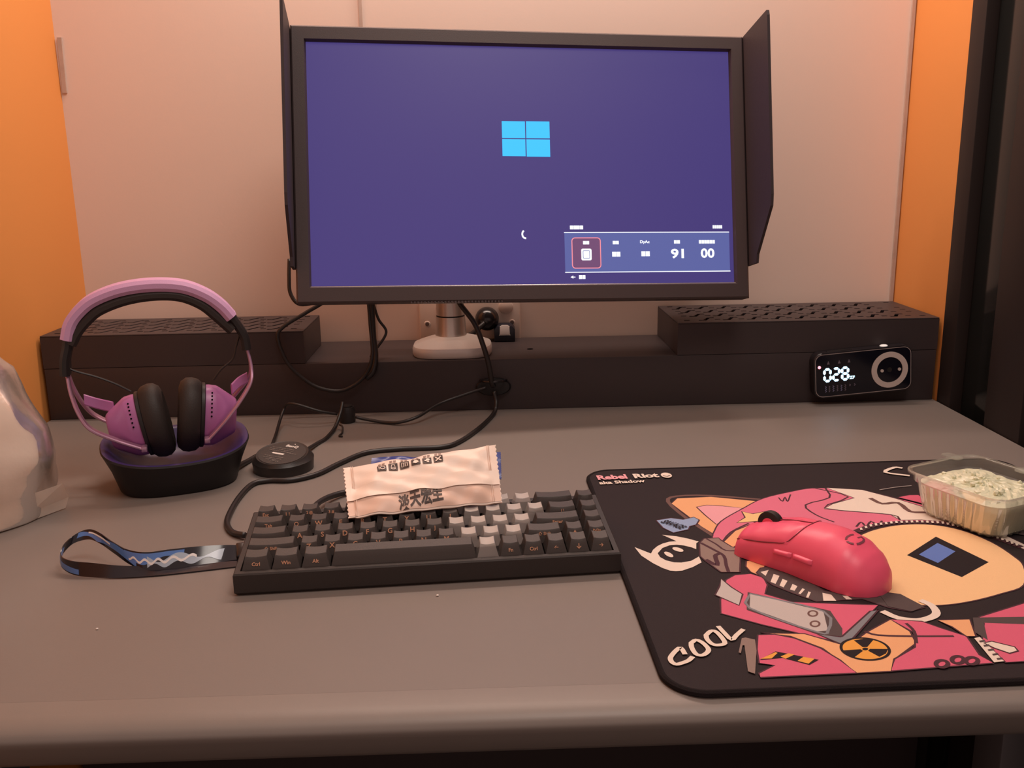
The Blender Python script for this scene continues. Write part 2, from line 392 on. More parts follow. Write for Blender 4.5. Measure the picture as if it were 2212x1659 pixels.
on_screen('menu_panel', [rect(47, -136.5, 266.6, -85.5)], m_osd, .0002)
on_screen('menu_line', [rect(46.5, -85.9, 266.6, -84.8)], m_litw, .0004); on_screen('menu_line', [rect(46.8, -137, 267, -135.9)], m_litw, .0004)
on_screen('menu_tile', [rect(57, -130.6, 93.4, -92.8)], m_osdr, .0003)
bm = bmesh.new(); add_stroke(bm, [(x, y) for x, y in rrect(.0372, .0388, .004, 5, .0751, -.1118)], .0012, .0005, True)
bmesh.ops.transform(bm, matrix=Matrix.Rotation(pi / 2, 4, 'X'), verts=bm.verts[:]); obj('menu_tile_outline', bm, m_litr, scr)
def bars(x, z, n, wd=3.6, h=4.4, gap=.55):
    out = []; x0 = x - (n * wd + (n - 1) * gap) / 2
    for i in range(n): out.append(rect(x0 + i * (wd + gap), z - h / 2, x0 + i * (wd + gap) + wd, z + h / 2))
    return out
SX = Matrix.Rotation(pi / 2, 4, 'X')
def scr_text(name, body, x, z, wd, h, bold=.03): return text(name, body, wd / 1000, h / 1000, m_litw, scr, Matrix.Translation((x / 1000, -.0005, z / 1000)) @ SX, bold)
for x, z, n, wd, h in ((58.8, -79.0, 2, 4.2, 4.8), (67.2, -79.0, 2, 4.2, 4.8), (250.8, -78.5, 5, 2.3, 4.2), (75, -98.6, 2, 3.8, 4.4), (114, -98.6, 2, 3.8, 4.4), (195.6, -98, 2, 3.8, 4.4), (236, -98, 6, 3.3, 4.6)):
    on_screen('menu_caption', bars(x, z, n, wd, h, .35), m_litw, .0005)
scr_text('menu_caption', 'DyAc', 152.6, -98.2, 12.6, 4.8)
scr_text('menu_value', '91', 195.8, -113.2, 17.5, 12.6); scr_text('menu_value', '00', 236.6, -112.8, 18.5, 12.6)
on_screen('menu_value', bars(114.3, -113.6, 2, 5.2, 6.2, .4), m_litw, .0005); on_screen('menu_value', bars(153.2, -113.2, 2, 5.4, 6.4, .4), m_litw, .0005)
on_screen('menu_footer', bars(68.8, -142.6, 2, 4.0, 5.0, .4), m_litw, .0005)
on_screen('menu_arrow', [[(53.5, -142.6), (57.2, -140.6), (57.2, -144.6)], rect(57.2, -143.1, 60, -142.1)], m_litw, .0005)
bm = bmesh.new(); add_poly(bm, rrect(.0135, .0150, .002, 4, .0751, -.1137), .0004); bmesh.ops.transform(bm, matrix=SX, verts=bm.verts[:]); obj('menu_icon', bm, m_litw, scr)
bm = bmesh.new(); add_stroke(bm, rrect(.0085, .0100, .0012, 3, .0751, -.1137), .0007, .0006, True); bmesh.ops.transform(bm, matrix=SX, verts=bm.verts[:]); obj('menu_icon_outline', bm, m_osd, scr)
bm = bmesh.new(); L = [(-.0068 + .0042 * cos(a) + .0035, -.0874 + .0052 * sin(a)) for a in [R(x) for x in range(120, 281, 20)]]
add_stroke(bm, L, .0022, .0005); bmesh.ops.transform(bm, matrix=SX, verts=bm.verts[:]); obj('loading_spinner', bm, m_litw, scr)
# side shields
m_hood = M('shield_black', (0.050, 0.036, 0.040), 0.55, spec=0.3, bump=0.15, bscale=900)
for s in (-1, 1):
    xx = s * 0.2925
    prof = [(0.004, .168), (-0.006, .170), (-.082, .1745), (-.0835, .168), (-.0815, -.052), (-.079, -.066), (-.032, -.119), (-.029, -.130), (.004, -.130)]
    bm = bmesh.new(); A = [bm.verts.new((xx - .0018, y, z)) for y, z in prof]; B = [bm.verts.new((xx + .0018, y, z)) for y, z in prof]
    n = len(prof)
    for i in range(n): bm.faces.new((A[i], A[(i + 1) % n], B[(i + 1) % n], B[i]))
    bm.faces.new(A[::-1]); bm.faces.new(B)
    hood = obj('side_shield', bm, m_hood, monitor, mw=MM)
    bm = bmesh.new(); box(bm, (xx, .008, .02), (.005, .016, .296), 0.002); obj('hinge_strip', bm, m_bez, hood, True)
# pole and foot
m_alu = M('satin_aluminium', (0.66, 0.58, 0.53), 0.34, metal=0.85)
m_foot = M('pale_cast_metal', (0.72, 0.66, 0.62), 0.38, metal=0.25)
PX, PY = -0.002, 0.012
bm = bmesh.new()
def sup(a, b, n, k=40, cx=0, cy=0):
    o = []
    for i in range(k):
        t = 2 * pi * i / k; c, s_ = cos(t), sin(t)
        o.append((cx + a * math.copysign(abs(c) ** (2 / n), c), cy + b * math.copysign(abs(s_) ** (2 / n), s_)))
    return o
def loft(bm, loops, cap0=True, cap1=True):
    Rg = [[bm.verts.new(v) for v in lp] for lp in loops]; n = len(Rg[0])
    for A, B in zip(Rg, Rg[1:]):
        for i in range(n): bm.faces.new((A[i], A[(i + 1) % n], B[(i + 1) % n], B[i]))
    if cap0: bm.faces.new(Rg[0][::-1])
    if cap1: bm.faces.new(Rg[-1])
    return Rg
loft(bm, [[(x, y, z) for x, y in sup(a, b, 3.2, 48)] for a, b, z in ((.0545, .047, 0), (.056, .0485, .003), (.056, .0485, .010), (.0545, .047, .0135), (.048, .040, .0165), (.034, .030, .0215), (.026, .024, .0235))])
obj('stand_foot', bm, m_foot, monitor, True)
bm = bmesh.new(); lathe(bm, [(0, .020), (.0225, .020), (.0225, .024), (.0215, .030), (.0205, .0505)], 36, mw=Matrix.Translation((PX, PY, 0))); obj('pole_sleeve', bm, m_alu, monitor, True)
bm = bmesh.new(); cyl(bm, (PX, PY, .0505), (PX, PY, .0525), .0202, n=36); obj('collar_ring', bm, m_black, monitor)
bm = bmesh.new(); cyl(bm, (PX, PY, .0525), (PX, PY, .285), .0200, n=36); obj('pole', bm, m_alu, monitor, True)
p1 = MM @ Vector((-0.10, 0.045, -0.02))
bm = bmesh.new(); cyl(bm, (PX, PY, .26), (p1.x, p1.y, .26), .017, n=20); box(bm, (p1.x, p1.y + .004, .26), (.11, .016, .11), .003); obj('mounting_arm', bm, m_black, monitor, True)

# ------------------------------------------------------------------ wall socket and plugs
m_plate = M('cream_socket_plate', (0.74, 0.60, 0.52), 0.35)
sock = thing('wall_socket', 'cream double wall socket plate behind the monitor pole', 'socket', (-0.024, WY - .0005, 0.098))
bm = bmesh.new(); box(bm, (0, -.004, 0), (.154, .008, .076), .0025, 3); obj('plate', bm, m_plate, sock, True)
for hx, hz in ((-.065, -.002), (.064, -.002)):
    bm = bmesh.new(); cyl(bm, (hx, -.008, hz), (hx, -.0092, hz), .0048, .0042, 18); s = obj('screw_cap', bm, m_plate, sock, True)
    bm = bmesh.new(); cyl(bm, (hx, -.0091, hz), (hx, -.0096, hz), .003, n=16); obj('screw', bm, M('screw_recess', (.12, .08, .07), .6), s)
bm = bmesh.new(); lathe(bm, [(.011, 0), (.011, .0015), (.009, .003), (0, .0035)], 24, mw=Matrix.Translation((.055, -.008, .022)) @ Matrix.Rotation(pi / 2, 4, 'X')); obj('rocker_switch', bm, m_plate, sock, True)
bm = bmesh.new(); lathe(bm, [(.011, 0), (.011, .0015), (.009, .003), (0, .0035)], 24, mw=Matrix.Translation((-.040, -.008, .022)) @ Matrix.Rotation(pi / 2, 4, 'X')); obj('rocker_switch', bm, m_plate, sock, True)
plug = thing('round_plug', 'round glossy black plug pushed into the wall socket', 'plug', (0.002, WY - .0095, 0.1045))
m_gloss = M('glossy_black_plastic', (0.012, 0.010, 0.012), 0.22, spec=0.6)
bm = bmesh.new(); lathe(bm, [(0, 0), (.0150, 0), (.0175, .006), (.0180, .013), (.0160, .021), (.010, .0275), (0, .030)], 32, mw=Matrix.Rotation(pi / 2, 4, 'X')); obj('plug_body', bm, m_gloss, plug, True)
bm = bmesh.new(); tube(bm, [(-.004, -.028, -.004), (-.012, -.032, -.010), (-.022, -.033, -.018), (-.033, -.032, -.0235)], .0038, 12, 5); obj('strain_relief', bm, m_rubber, plug, True)
chg = thing('usb_charger', 'small black charger block with a white insert at the socket', 'charger', (0.028, WY - .0095, 0.0725))
bm = bmesh.new(); prism(bm, [(-.0155, 0), (.0155, 0), (.0155, .018), (.011, .0235), (-.011, .0235), (-.0155, .018)], 0, .03, .0015)
bmesh.ops.transform(bm, matrix=Matrix.Rotation(pi / 2, 4, 'X'), verts=bm.verts[:]); obj('charger_body', bm, M('blue_black_plastic', (.010, .011, .02), .4), chg, True)
bm = bmesh.new(); prism(bm, [(-.0085, .0095), (.0085, .0095), (.0072, .0115), (.0072, .023), (.004, .0250), (-.004, .0250), (-.0072, .023), (-.0072, .0115)], 0.030, .0315, .0004)
bmesh.ops.transform(bm, matrix=Matrix.Rotation(pi / 2, 4, 'X'), verts=bm.verts[:]); obj('white_insert', bm, m_white, chg, True)

# ------------------------------------------------------------------ cables
def cable(name, label, pts, r, mat=None, n=10, sub=7):
    bm = bmesh.new(); tube(bm, pts, r, n, sub); o = obj(name, bm, mat or m_rubber, None, 'all'); return tag(o, label, 'cable')
cable('signal_cable', 'black cable looping below the left end of the monitor, in front of the riser',
      [(-0.2659, 1.300, 0.2104), (-0.2660, 1.290, 0.1862), (-0.2640, 1.283, 0.1655), (-0.2510, 1.278, 0.1515), (-0.2200, 1.276, 0.1545), (-0.2422, 1.268, 0.1413), (-0.2716, 1.258, 0.1245), (-0.2795, 1.255, 0.110), (-0.2682, 1.254, 0.075), (-0.2431, 1.254, 0.0488), (-0.2188, 1.254, 0.0372), (-0.1938, 1.254, 0.0366), (-0.1679, 1.255, 0.0533), (-0.1547, 1.256, 0.0817), (-0.1560, 1.264, 0.1237), (-0.1575, 1.268, 0.1617)], 0.0026)
cable('monitor_power_cable', 'thick black cable dropping straight behind the hanging cable loop',
      [(-0.1540, 1.290, 0.185), (-0.1550, 1.285, 0.14), (-0.1540, 1.278, 0.105), (-0.1515, 1.270, 0.080), (-0.155, 1.2615, 0.060), (-0.165, 1.2605, 0.050)], 0.0038)
cable('thin_kinked_cable', 'thin black cable kinked sideways beneath the monitor',
      [(-0.1569, 1.298, 0.158), (-0.1487, 1.295, 0.1274), (-0.1381, 1.292, 0.1080), (-0.1521, 1.285, 0.0864), (-0.1597, 1.2795, 0.0760)], 0.0019)
cable('display_cable', 'thick black cable running from monitor centre down to the clip on the riser',
      [(-0.045, 1.265, 0.168), (-0.0331, 1.258, 0.1493), (-0.0151, 1.250, 0.125), (-0.0046, 1.243, 0.0975), (0.0023, 1.242, 0.072), (0.0061, 1.246, 0.0451), (0.0085, 1.250, 0.038)], 0.0036)
cable('mouse_receiver_cable', 'thin black cable sagging from the riser clip to the small black block',
      [(-0.0016, 1.252, 0.0357), (-0.027, 1.250, 0.0285), (-0.0645, 1.238, 0.0183), (-0.0919, 1.205, 0.0100), (-0.1157, 1.198, 0.0045), (-0.1359, 1.206, 0.0025), (-0.1619, 1.2129, 0.0055), (-0.1755, 1.2150, 0.0085)], 0.0021)
cable('keyboard_cable', 'long black cable curving across the desk to the keyboard\'s left side',
      [(0.009, 1.252, 0.030), (0.0118, 1.247, 0.0155), (0.0076, 1.2324, 0.0036), (-0.0116, 1.1664, 0.0030), (-0.0369, 1.1074, 0.003), (-0.0587, 1.0882, 0.003), (-0.1083, 1.0848, 0.003), (-0.1456, 1.0732, 0.003), (-0.1704, 1.0366, 0.003), (-0.1904, 0.9990, 0.003), (-0.2149, 0.9807, 0.003), (-0.2400, 0.9811, 0.003), (-0.2549, 0.9702, 0.003), (-0.2591, 0.929, 0.003), (-0.2568, 0.8831, 0.003), (-0.2520, 0.8562, 0.003), (-0.2413, 0.8347, 0.003), (-0.2270, 0.8230, 0.0045)], 0.0029)
cable('puck_cable', 'thin black cable rising in an arch behind the round controller',
      [(-0.2520, 1.0660, 0.010), (-0.2610, 1.0950, 0.006), (-0.2690, 1.1572, 0.0040), (-0.2725, 1.2000, 0.010), (-0.2700, 1.2190, 0.021), (-0.2622, 1.2120, 0.0295), (-0.2467, 1.2050, 0.029), (-0.2206, 1.2060, 0.020), (-0.2000, 1.2150, 0.013)], 0.0020)
cable('block_cable', 'black cable from the small block curling toward the round controller',
      [(-0.1905, 1.2080, 0.0310), (-0.1925, 1.1990, 0.020), (-0.1980, 1.1810, 0.0045), (-0.2029, 1.1410, 0.0024), (-0.2108, 1.1148, 0.0028), (-0.2166, 1.0813, 0.006), (-0.2170, 1.0660, 0.008)], 0.0024)
cable('dock_cable', 'short black cable between the headset dock and the round controller',
      [(-0.2850, 1.0225, 0.006), (-0.2791, 1.0507, 0.0033), (-0.2728, 1.0704, 0.0033), (-0.262, 1.095, 0.0030)], 0.0030)
cable('usb_lead', 'black lead arching from behind the keyboard toward the leaning packets',
      [(-0.1732, 0.8600, 0.0115), (-0.1693, 0.8950, 0.0090), (-0.1582, 0.9250, 0.005), (-0.1352, 0.9453, 0.0032), (-0.0792, 0.9810, 0.0032), (-0.0293, 1.0189, 0.0032), (-0.010, 1.06, 0.0032)], 0.0030)
blk = thing('cable_block', 'small black block joining two cables at the riser foot', 'adapter', (-0.1875, 1.2215, 0))
bm = bmesh.new(); lathe(bm, [(0, 0), (.0095, 0), (.0108, .002), (.0108, .017), (.0098, .0215), (0, .022)], 20); obj('block_body', bm, m_rubber, blk, True)
bm = bmesh.new(); lathe(bm, [(.0075, .0218), (.0075, .0232), (0, .0236)], 18); obj('block_cap', bm, m_black, blk, True)
bm = bmesh.new(); tube(bm, [(-.1925, 1.183, .0075), (-.1880, 1.178, .006), (-.1865, 1.165, .002), (-.1885, 1.152, .0016), (-.1840, 1.149, .0016)], .0012, 6, 5)
tag(obj('twist_tie', bm, m_rubber, None, 'all'), 'tiny black twist tie dangling off the curled cable', 'twist tie')
clip = thing('cable_clip', 'wide black cable clip stuck on the riser front', 'clip', (0.0085, YR - .0006, 0.034))
bm = bmesh.new(); lathe(bm, [(0, 0), (.024, 0), (.0245, .003), (.022, .006), (.0, .0075)], 32, sy=.52, mw=Matrix.Rotation(pi / 2, 4, 'X')); obj('clip_base', bm, M('clip_rubber', (.010, .009, .010), .5), clip, True)
bm = bmesh.new(); tube(bm, [(-.018, -.004, .0095), (-.012, -.0165, .0105), (0, -.0215, .0108), (.012, -.0165, .0105), (.018, -.004, .0095)], .0017, 8, 4); obj('clip_lip', bm, m_gloss, clip, True)

# ------------------------------------------------------------------ little display unit stuck to the riser
gx = 0.5165
RY = Matrix.Rotation(R(-4.6), 4, 'Y')
unit = thing('display_unit', 'small black unit with glowing digits and a pale ring socket on the riser front', 'digital display', (gx, YR - .0006, 0.0465))
m_ub = M('unit_shell', (0.018, 0.015, 0.018), 0.32, spec=0.5)
UX = RY @ Matrix.Rotation(pi / 2, 4, 'X')          # poly (x,y) -> (x, z), extruded towards the viewer (-y)
UW, UH, UT = .1360, .0635, .0175
bm = bmesh.new(); prism(bm, rrect(UW, UH, .0115, 8), 0, UT, .0022, 3, False); obj('unit_body', bm, m_ub, unit, True, mw=UX)
m_uf = M('unit_front_glass', (0.006, 0.006, 0.012), 0.12, spec=0.5)
bm = bmesh.new(); prism(bm, rrect(UW - .005, UH - .005, .0098, 8), UT - .0004, UT + .0004); face = obj('front_glass', bm, m_uf, unit, False, mw=UX)
bm = bmesh.new(); add_stroke(bm, rrect(UW - .0042, UH - .0042, .0102, 8), .0009, UT + .0007, True); obj('front_rim', bm, M('grey_rim', (.34, .28, .27), .4), unit, mw=UX)
m_rg = M('pale_ring', (0.62, 0.52, 0.48), 0.4)
def annulus(bm, cx, cy, r0, r1, z0, z1, n=40):
    V = [[bm.verts.new((cx + r * cos(2 * pi * i / n), cy + r * sin(2 * pi * i / n), z)) for i in range(n)] for r, z in ((r1, z0), (r1, z1), (r0, z1), (r0, z0))]
    for k in range(3):
        for i in range(n): bm.faces.new((V[k][i], V[k][(i + 1) % n], V[k + 1][(i + 1) % n], V[k + 1][i]))
rcx, rcy = .0365, -.0005
bm = bmesh.new(); annulus(bm, rcx, rcy, .0178, .0252, UT, UT + .0012); sk = obj('ring_socket', bm, m_rg, unit, True, mw=UX)
bm = bmesh.new(); lathe(bm, [(.0178, UT + .0006), (.017, UT + .0002), (0, UT + .00045)], 36, mw=Matrix.Translation((rcx, rcy, 0))); obj('socket_well', bm, M('socket_well_black', (.012, .010, .010), .5), sk, True)
for dx in (-.0105, .0135):
    bm = bmesh.new(); cyl(bm, (rcx + dx, rcy - .0005, UT + .0002), (rcx + dx, rcy - .0005, UT + .0014), .0022, n=16); obj('socket_pin', bm, m_rg, sk)
bm = bmesh.new(); lathe(bm, [(.0052, 0), (.0052, .0010), (.004, .0016), (0, .0018)], 24); obj('top_button', bm, M('bright_button', (.85, .8, .76), .35, emit=(1, .9, .85), estr=.35), unit, True, mw=RY @ Matrix.Translation((.032, -UT * .52, UH / 2 - .0002)))
bm = bmesh.new(); box(bm, (-.03, -UT * .5, UH / 2), (.035, .006, .0012), .0004); obj('top_port', bm, m_black, unit, True, mw=RY)
# seven segment figures 028
SEG = {'0': 'abcdef', '2': 'abged', '8': 'abcdefg'}
m_seg = M('lit_blue_white_digits', (0, 0, 0), .5, emit=(.45, .78, 1.0), estr=3.2)
def seg7(ch, x, y, wd, h, z, bm, th):
    m = {'a': ((0, h / 2), (1, h / 2)), 'g': ((0, 0), (1, 0)), 'd': ((0, -h / 2), (1, -h / 2)), 'f': ((0, 0), (0, h / 2)), 'b': ((1, 0), (1, h / 2)), 'e': ((0, -h / 2), (0, 0)), 'c': ((1, -h / 2), (1, 0))}
    for s_ in SEG[ch]:
        (ax, ay), (bx_, by) = m[s_]; a_ = Vector((x + (ax - .5) * wd, y + ay)); b_ = Vector((x + (bx_ - .5) * wd, y + by)); d = (b_ - a_).normalized() * .0006
        a_ += d; b_ -= d; tt = (b_ - a_).normalized(); nn = Vector((-tt.y, tt.x)) * th / 2; e = tt * th / 2
        pts = [a_, a_ + e + nn, b_ - e + nn, b_, b_ - e - nn, a_ + e - nn]
        bm.faces.new([bm.verts.new((p.x, p.y, z)) for p in pts])
for i, ch in enumerate('028'):
    bm = bmesh.new(); seg7(ch, -.0495 + i * .0122, .0005, .0082, .0165, UT + .0006, bm, .0035); obj('lit_digit', bm, m_seg, unit, mw=UX)
text('lit_unit_letters', 'ZF', .0075, .0042, m_seg, unit, UX @ Matrix.Translation((-.0155, -.0058, UT + .0006)), .03)
bm = bmesh.new(); cyl(bm, (-.0605, .0125, UT + .0003), (-.0605, .0125, UT + .0009), .0021, n=16); obj('red_led', bm, M('lit_red_led', (0, 0, 0), .5, emit=(1, .25, .3), estr=3.0), unit, mw=UX)
m_dim = M('dim_print', (.16, .13, .17), .6)
for tx in (-.048, -.033, -.0195):
    bm = bmesh.new(); add_poly(bm, [(tx - .002, .0155), (tx + .002, .0155), (tx, .0205)], UT + .0006); obj('printed_mark', bm, m_dim, unit, mw=UX)
for k, tx in enumerate((-.052, -.047, -.0415, -.036, -.0305, -.025, -.0185, -.012)):
    bm = bmesh.new(); add_stroke(bm, [(tx + (.0009 if i % 2 else -.0009), -.0150 - i * .0014) for i in range(7 if k < 6 else 3)], .0011, UT + .0006)
    obj('printed_scale', bm, M('dim_blue_print', (.20, .20, .34), .6) if k in (0, 2, 4) else m_dim, unit, mw=UX)

# ------------------------------------------------------------------ headset dock
m_dock = M('matte_black_dock', (0.014, 0.011, 0.012), 0.5, spec=0.35)
m_dish = M('violet_dock_dish', (0.044, 0.028, 0.130), 0.30, spec=0.5)
dock = thing('headset_dock', 'black oval bowl-shaped headset dock with a violet rim', 'headset dock', (-0.3405, 0.9960, 0), R(21))
bm = bmesh.new()
loft(bm, [[(x, y, z + (y * .10 + .0065 * (x / .0755) ** 2 if z > .02 else 0)) for x, y in sup(a, b, 2.7, 56)] for a, b, z in ((.0590, .048, 0), (.0612, .050, .0025), (.068, .0555, .022), (.0755, .0595, .0385), (.0765, .0605, .0405), (.0755, .0595, .0425))], True, False)
obj('dock_body', bm, m_dock, dock, True)
bm = bmesh.new()
loft(bm, [[(x, y, z + y * .10 + .0065 * (x / .0755) ** 2) for x, y in sup(a, b, 2.7, 56)] for a, b, z in ((.0755, .0595, .0425), (.0725, .0565, .0428), (.068, .052, .0405), (.058, .043, .030), (.045, .032, .022), (.02, .014, .019))], False, True)
obj('dock_dish', bm, m_dish, dock, True)
bm = bmesh.new()
for k in range(7): add_stroke(bm, [(-.014 + k * .0042, -.002), (-.0125 + k * .0042, .002), (-.011 + k * .0042, -.002)], .0007, 0)
add_stroke(bm, [(-.012, .0045), (.0, .0055), (.012, .0045)], .0008, 0)
obj('dock_emblem', bm, M('dim_logo', (.05, .042, .042), .5), dock, mw=frame((.002, -.0535, .019), (1, 0, 0), (0, -.37, 1)))

# ------------------------------------------------------------------ headset standing in the dock
m_lil = M('lilac_fabric_band', (0.60, 0.34, 0.56), 0.55, bump=0.2, bscale=900)
m_cup = M('violet_ear_shell', (0.42, 0.14, 0.35), 0.36, spec=0.5)
m_yoke = M('lilac_metal_yoke', (0.50, 0.28, 0.40), 0.3, metal=0.6)
m_pad = M('black_ear_cushion', (0.022, 0.014, 0.012), 0.6, bump=0.2, bscale=600)
hs = thing('headset', 'lilac over-ear headset with black cushions standing in its dock', 'headset', (-0.3405, 0.9980, 0.0), R(17))
def hp(px, py, dy=0.0): return ((px - 365) / 1985 + .0005, dy, (985 - py) / 1985 + .0285)
band = [hp(*p) for p in ((176, 712), (186, 680), (206, 655), (235, 634), (285, 617), (345, 611), (405, 617), (450, 637), (480, 662), (500, 688))]
bm = bmesh.new(); sweep(bm, band, (0, 1, 0), .030, .0125, 6); obj('headband', bm, m_lil, hs, True)
inner = [hp(*p) for p in ((183, 722), (197, 698), (218, 675), (245, 655), (295, 638), (350, 632), (400, 637), (440, 656), (468, 682), (499, 716))]
bm = bmesh.new(); sweep(bm, inner, (0, 1, 0), .026, .0105, 6); obj('band_padding', bm, m_pad, hs, True)
for pts in (((180, 704), (174, 730), (167, 755), (164, 786)), ((497, 683), (512, 708), (523, 732), (526, 760))):
    bm = bmesh.new(); sweep(bm, [hp(*p) for p in pts], (0, 1, 0), .024, .0095, 5); obj('slider', bm, m_black, hs, True)
for pts in (((167, 780), (172, 820), (184, 860), (204, 892), (248, 920), (300, 945)), ((526, 755), (532, 795), (528, 828), (502, 864), (465, 905), (430, 940))):
    for dy in (-.0285, .0285):
        bm = bmesh.new(); P = [hp(x, y, dy * min(1, max(0.0, (y - 775) / 110))) for x, y in pts]
        sweep(bm, P, (0, 1, 0), .0105, .0032, 6); yk = obj('yoke_arm', bm, m_yoke, hs, True)
        e = P[-1]; s_ = -1 if pts[0][0] < 365 else 1
        bm = bmesh.new(); box(bm, (e[0] - s_ * .001, e[1], e[2]), (.006, .012, .006), .0012); obj('yoke_tip', bm, m_yoke, yk, True)
def ear(sgn, cx, cy, tilt):
    """turned about x: pad towards the middle (u=0), shell outwards"""
    mw = Matrix.Translation(hp(cx, cy)) @ Matrix.Rotation(tilt, 4, 'Y') @ Matrix.Rotation(sgn * pi / 2, 4, 'Y')
    bm = bmesh.new(); lathe(bm, [(.018, .004), (.030, -.001), (.0365, .001), (.0405, .006), (.0412, .012), (.0395, .019), (.036, .0225), (.02, .0228)], 40, sx=1.0, sy=.76, mw=mw); pad = obj('ear_cushion', bm, m_pad, hs, True)
    bm = bmesh.new(); lathe(bm, [(.0345, .0220), (.0358, .0232), (.0358, .0262), (.0345, .0270)], 40, sy=.76, mw=mw); obj('cushion_rim', bm, m_black, pad, True)
    bm = bmesh.new(); lathe(bm, [(.0335, .0262), (.0338, .0300), (.0332, .0370), (.0322, .0395), (.0215, .0560), (.0190, .0590), (.0175, .0598), (0, .0602)], 40, sy=.74, mw=mw); sh = obj('ear_shell', bm, m_cup, hs, True)
    bm = bmesh.new()
    for k in range(7):
        a_ = R(8 + k * 8); v = mw @ Vector((-sgn * .0340 * sin(a_), -.0340 * .74 * cos(a_), .0335)); bmesh.ops.create_icosphere(bm, subdivisions=1, radius=.0011, matrix=Matrix.Translation(v))
    obj('sound_holes', bm, M('hole_black', (0.002, 0.002, 0.002), 0.9), sh)
    return sh
ear(-1, 352, 898, R(-9)); ear(1, 374, 893, R(7))
for pts in (((190, 848, .012), (215, 858, .010), (246, 866, .004)), ((524, 830, .012), (505, 838, .010), (488, 850, .004))):
    bm = bmesh.new(); sweep(bm, [hp(*p) for p in pts], (0, .3, 1), .012, .003, 4); obj('pivot_arm', bm, m_cup, hs, True)
for pts in (((163, 757), (172, 772), (190, 782), (220, 794), (255, 812), (285, 832)), ((513, 730), (505, 752), (495, 780), (470, 800), (452, 822))):
    bm = bmesh.new(); tube(bm, [hp(x, y, -.004) for x, y in pts], .0011, 6, 5); obj('link_wire', bm, m_rubber, hs, True)

# ------------------------------------------------------------------ round controller puck
puck = thing('controller_puck', 'round black controller with a slanted lettered top beside the dock', 'controller', (-0.2335, 1.0300, 0.0), R(0))
m_pk = M('puck_black', (0.026, 0.021, 0.020), 0.4, spec=0.5, bump=0.1, bscale=900)
def slant(x, y): return .0195 + y * .150
bm = bmesh.new()
loft(bm, [[(x, y, z) for x, y in sup(.0335, .0335, 2, 48)] for z in (0, .002)] + [[(x, y, .010 + (slant(x, y) - .010) * .3) for x, y in sup(.0345, .0345, 2, 48)], [(x, y - .002, slant(x, y) - .0025) for x, y in sup(.0308, .0318, 2, 48)], [(x, y - .002, slant(x, y)) for x, y in sup(.0292, .0302, 2, 48)], [(x, y - .002, slant(x, y) - .0006) for x, y in sup(.0272, .0282, 2, 48)]])
obj('puck_body', bm, m_pk, puck, True)
bm = bmesh.new(); bm.faces.new([bm.verts.new((x, y - .002, slant(x, y) - .0002)) for x, y in sup(.0265, .0275, 2, 40)]); tp = obj('top_plate', bm, M('puck_top', (.040, .032, .030), .5), puck)
def ptop(x, y, rot=-22): return frame((x, y - .002, slant(x, y) + .0001), (cos(R(rot)), sin(R(rot)), .150 * sin(R(rot))), (-sin(R(rot)), cos(R(rot)), .150 * cos(R(rot))))
m_pp = M('puck_print', (.75, .68, .62), .5); m_pd = M('puck_fine_print', (.16, .13, .115), .6)
text('logo_lettering', 'BenQ', .0155, .0062, m_pp, tp, ptop(.0085, .0155), .035)
bm = bmesh.new(); add_poly(bm, [(.0008 * cos(a_ * .8), .0008 * sin(a_ * .8)) for a_ in range(8)], 0); obj('logo_dot', bm, m_pp, tp, mw=ptop(.0108, .0212))
bm = bmesh.new(); add_poly(bm, [(-.0075, -.0016), (.0075, -.0016), (.0075, .0016), (-.0075, .0016)], 0); obj('white_label', bm, m_pp, tp, mw=ptop(-.0045, -.0015))
for k, (x, y, wd) in enumerate(((-.001, .0112, .028), (-.0022, .0078, .030), (-.0035, .0044, .029), (.011, -.003, .012), (-.0078, -.0085, .024), (-.0090, -.0122, .024), (-.0085, -.0158, .018), (-.0065, -.0195, .014))):
    bm = bmesh.new(); rnd = random.Random(k); xx = -wd / 2
    while xx < wd / 2:
        l_ = rnd.uniform(.0015, .0042); add_poly(bm, [(xx, -.0006), (min(wd / 2, xx + l_), -.0006), (min(wd / 2, xx + l_), .0006), (xx, .0006)], 0); xx += l_ + .0007
    obj('fine_print', bm, m_pd, tp, mw=ptop(x, y))

# ------------------------------------------------------------------ keyboard
m_case = M('keyboard_case', (0.034, 0.026, 0.024), 0.5, spec=0.35, bump=0.1, bscale=900)
m_cap = M('keycap_black', (0.058, 0.046, 0.042), 0.5, spec=0.4, bump=0.12, bscale=1000)
m_leg_ = M('keycap_legend', (0.72, 0.36, 0.22), 0.55)
m_clr = M_sheer('clear_keycap', (0.98, 0.90, 0.85), 0.55, 0.07, 0.42, 0.7)
m_frost = M_sheer('frosted_keycap_top', (0.95, 0.86, 0.80), 0.22, 0.35, 0.15, 0.45)
m_sw = M('switch_housing', (0.92, 0.86, 0.82), 0.3)
kb = thing('keyboard', 'compact black mechanical keyboard with front-printed legends and some clear keycaps', 'keyboard', (-0.207, 0.7049, 0.0), 0.0718)
KW, KD, HF, HR, BZ = 0.316, 0.1095, 0.0191, 0.0308, 0.0056
SL = math.atan2(HR - HF, KD)
def top(y): return HF + (HR - HF) * y / KD
bm = bmesh.new()
def lp(x0, x1, y0, y1, zf): return [bm.verts.new((x0, y0, zf(y0))), bm.verts.new((x1, y0, zf(y0))), bm.verts.new((x1, y1, zf(y1))), bm.verts.new((x0, y1, zf(y1)))]
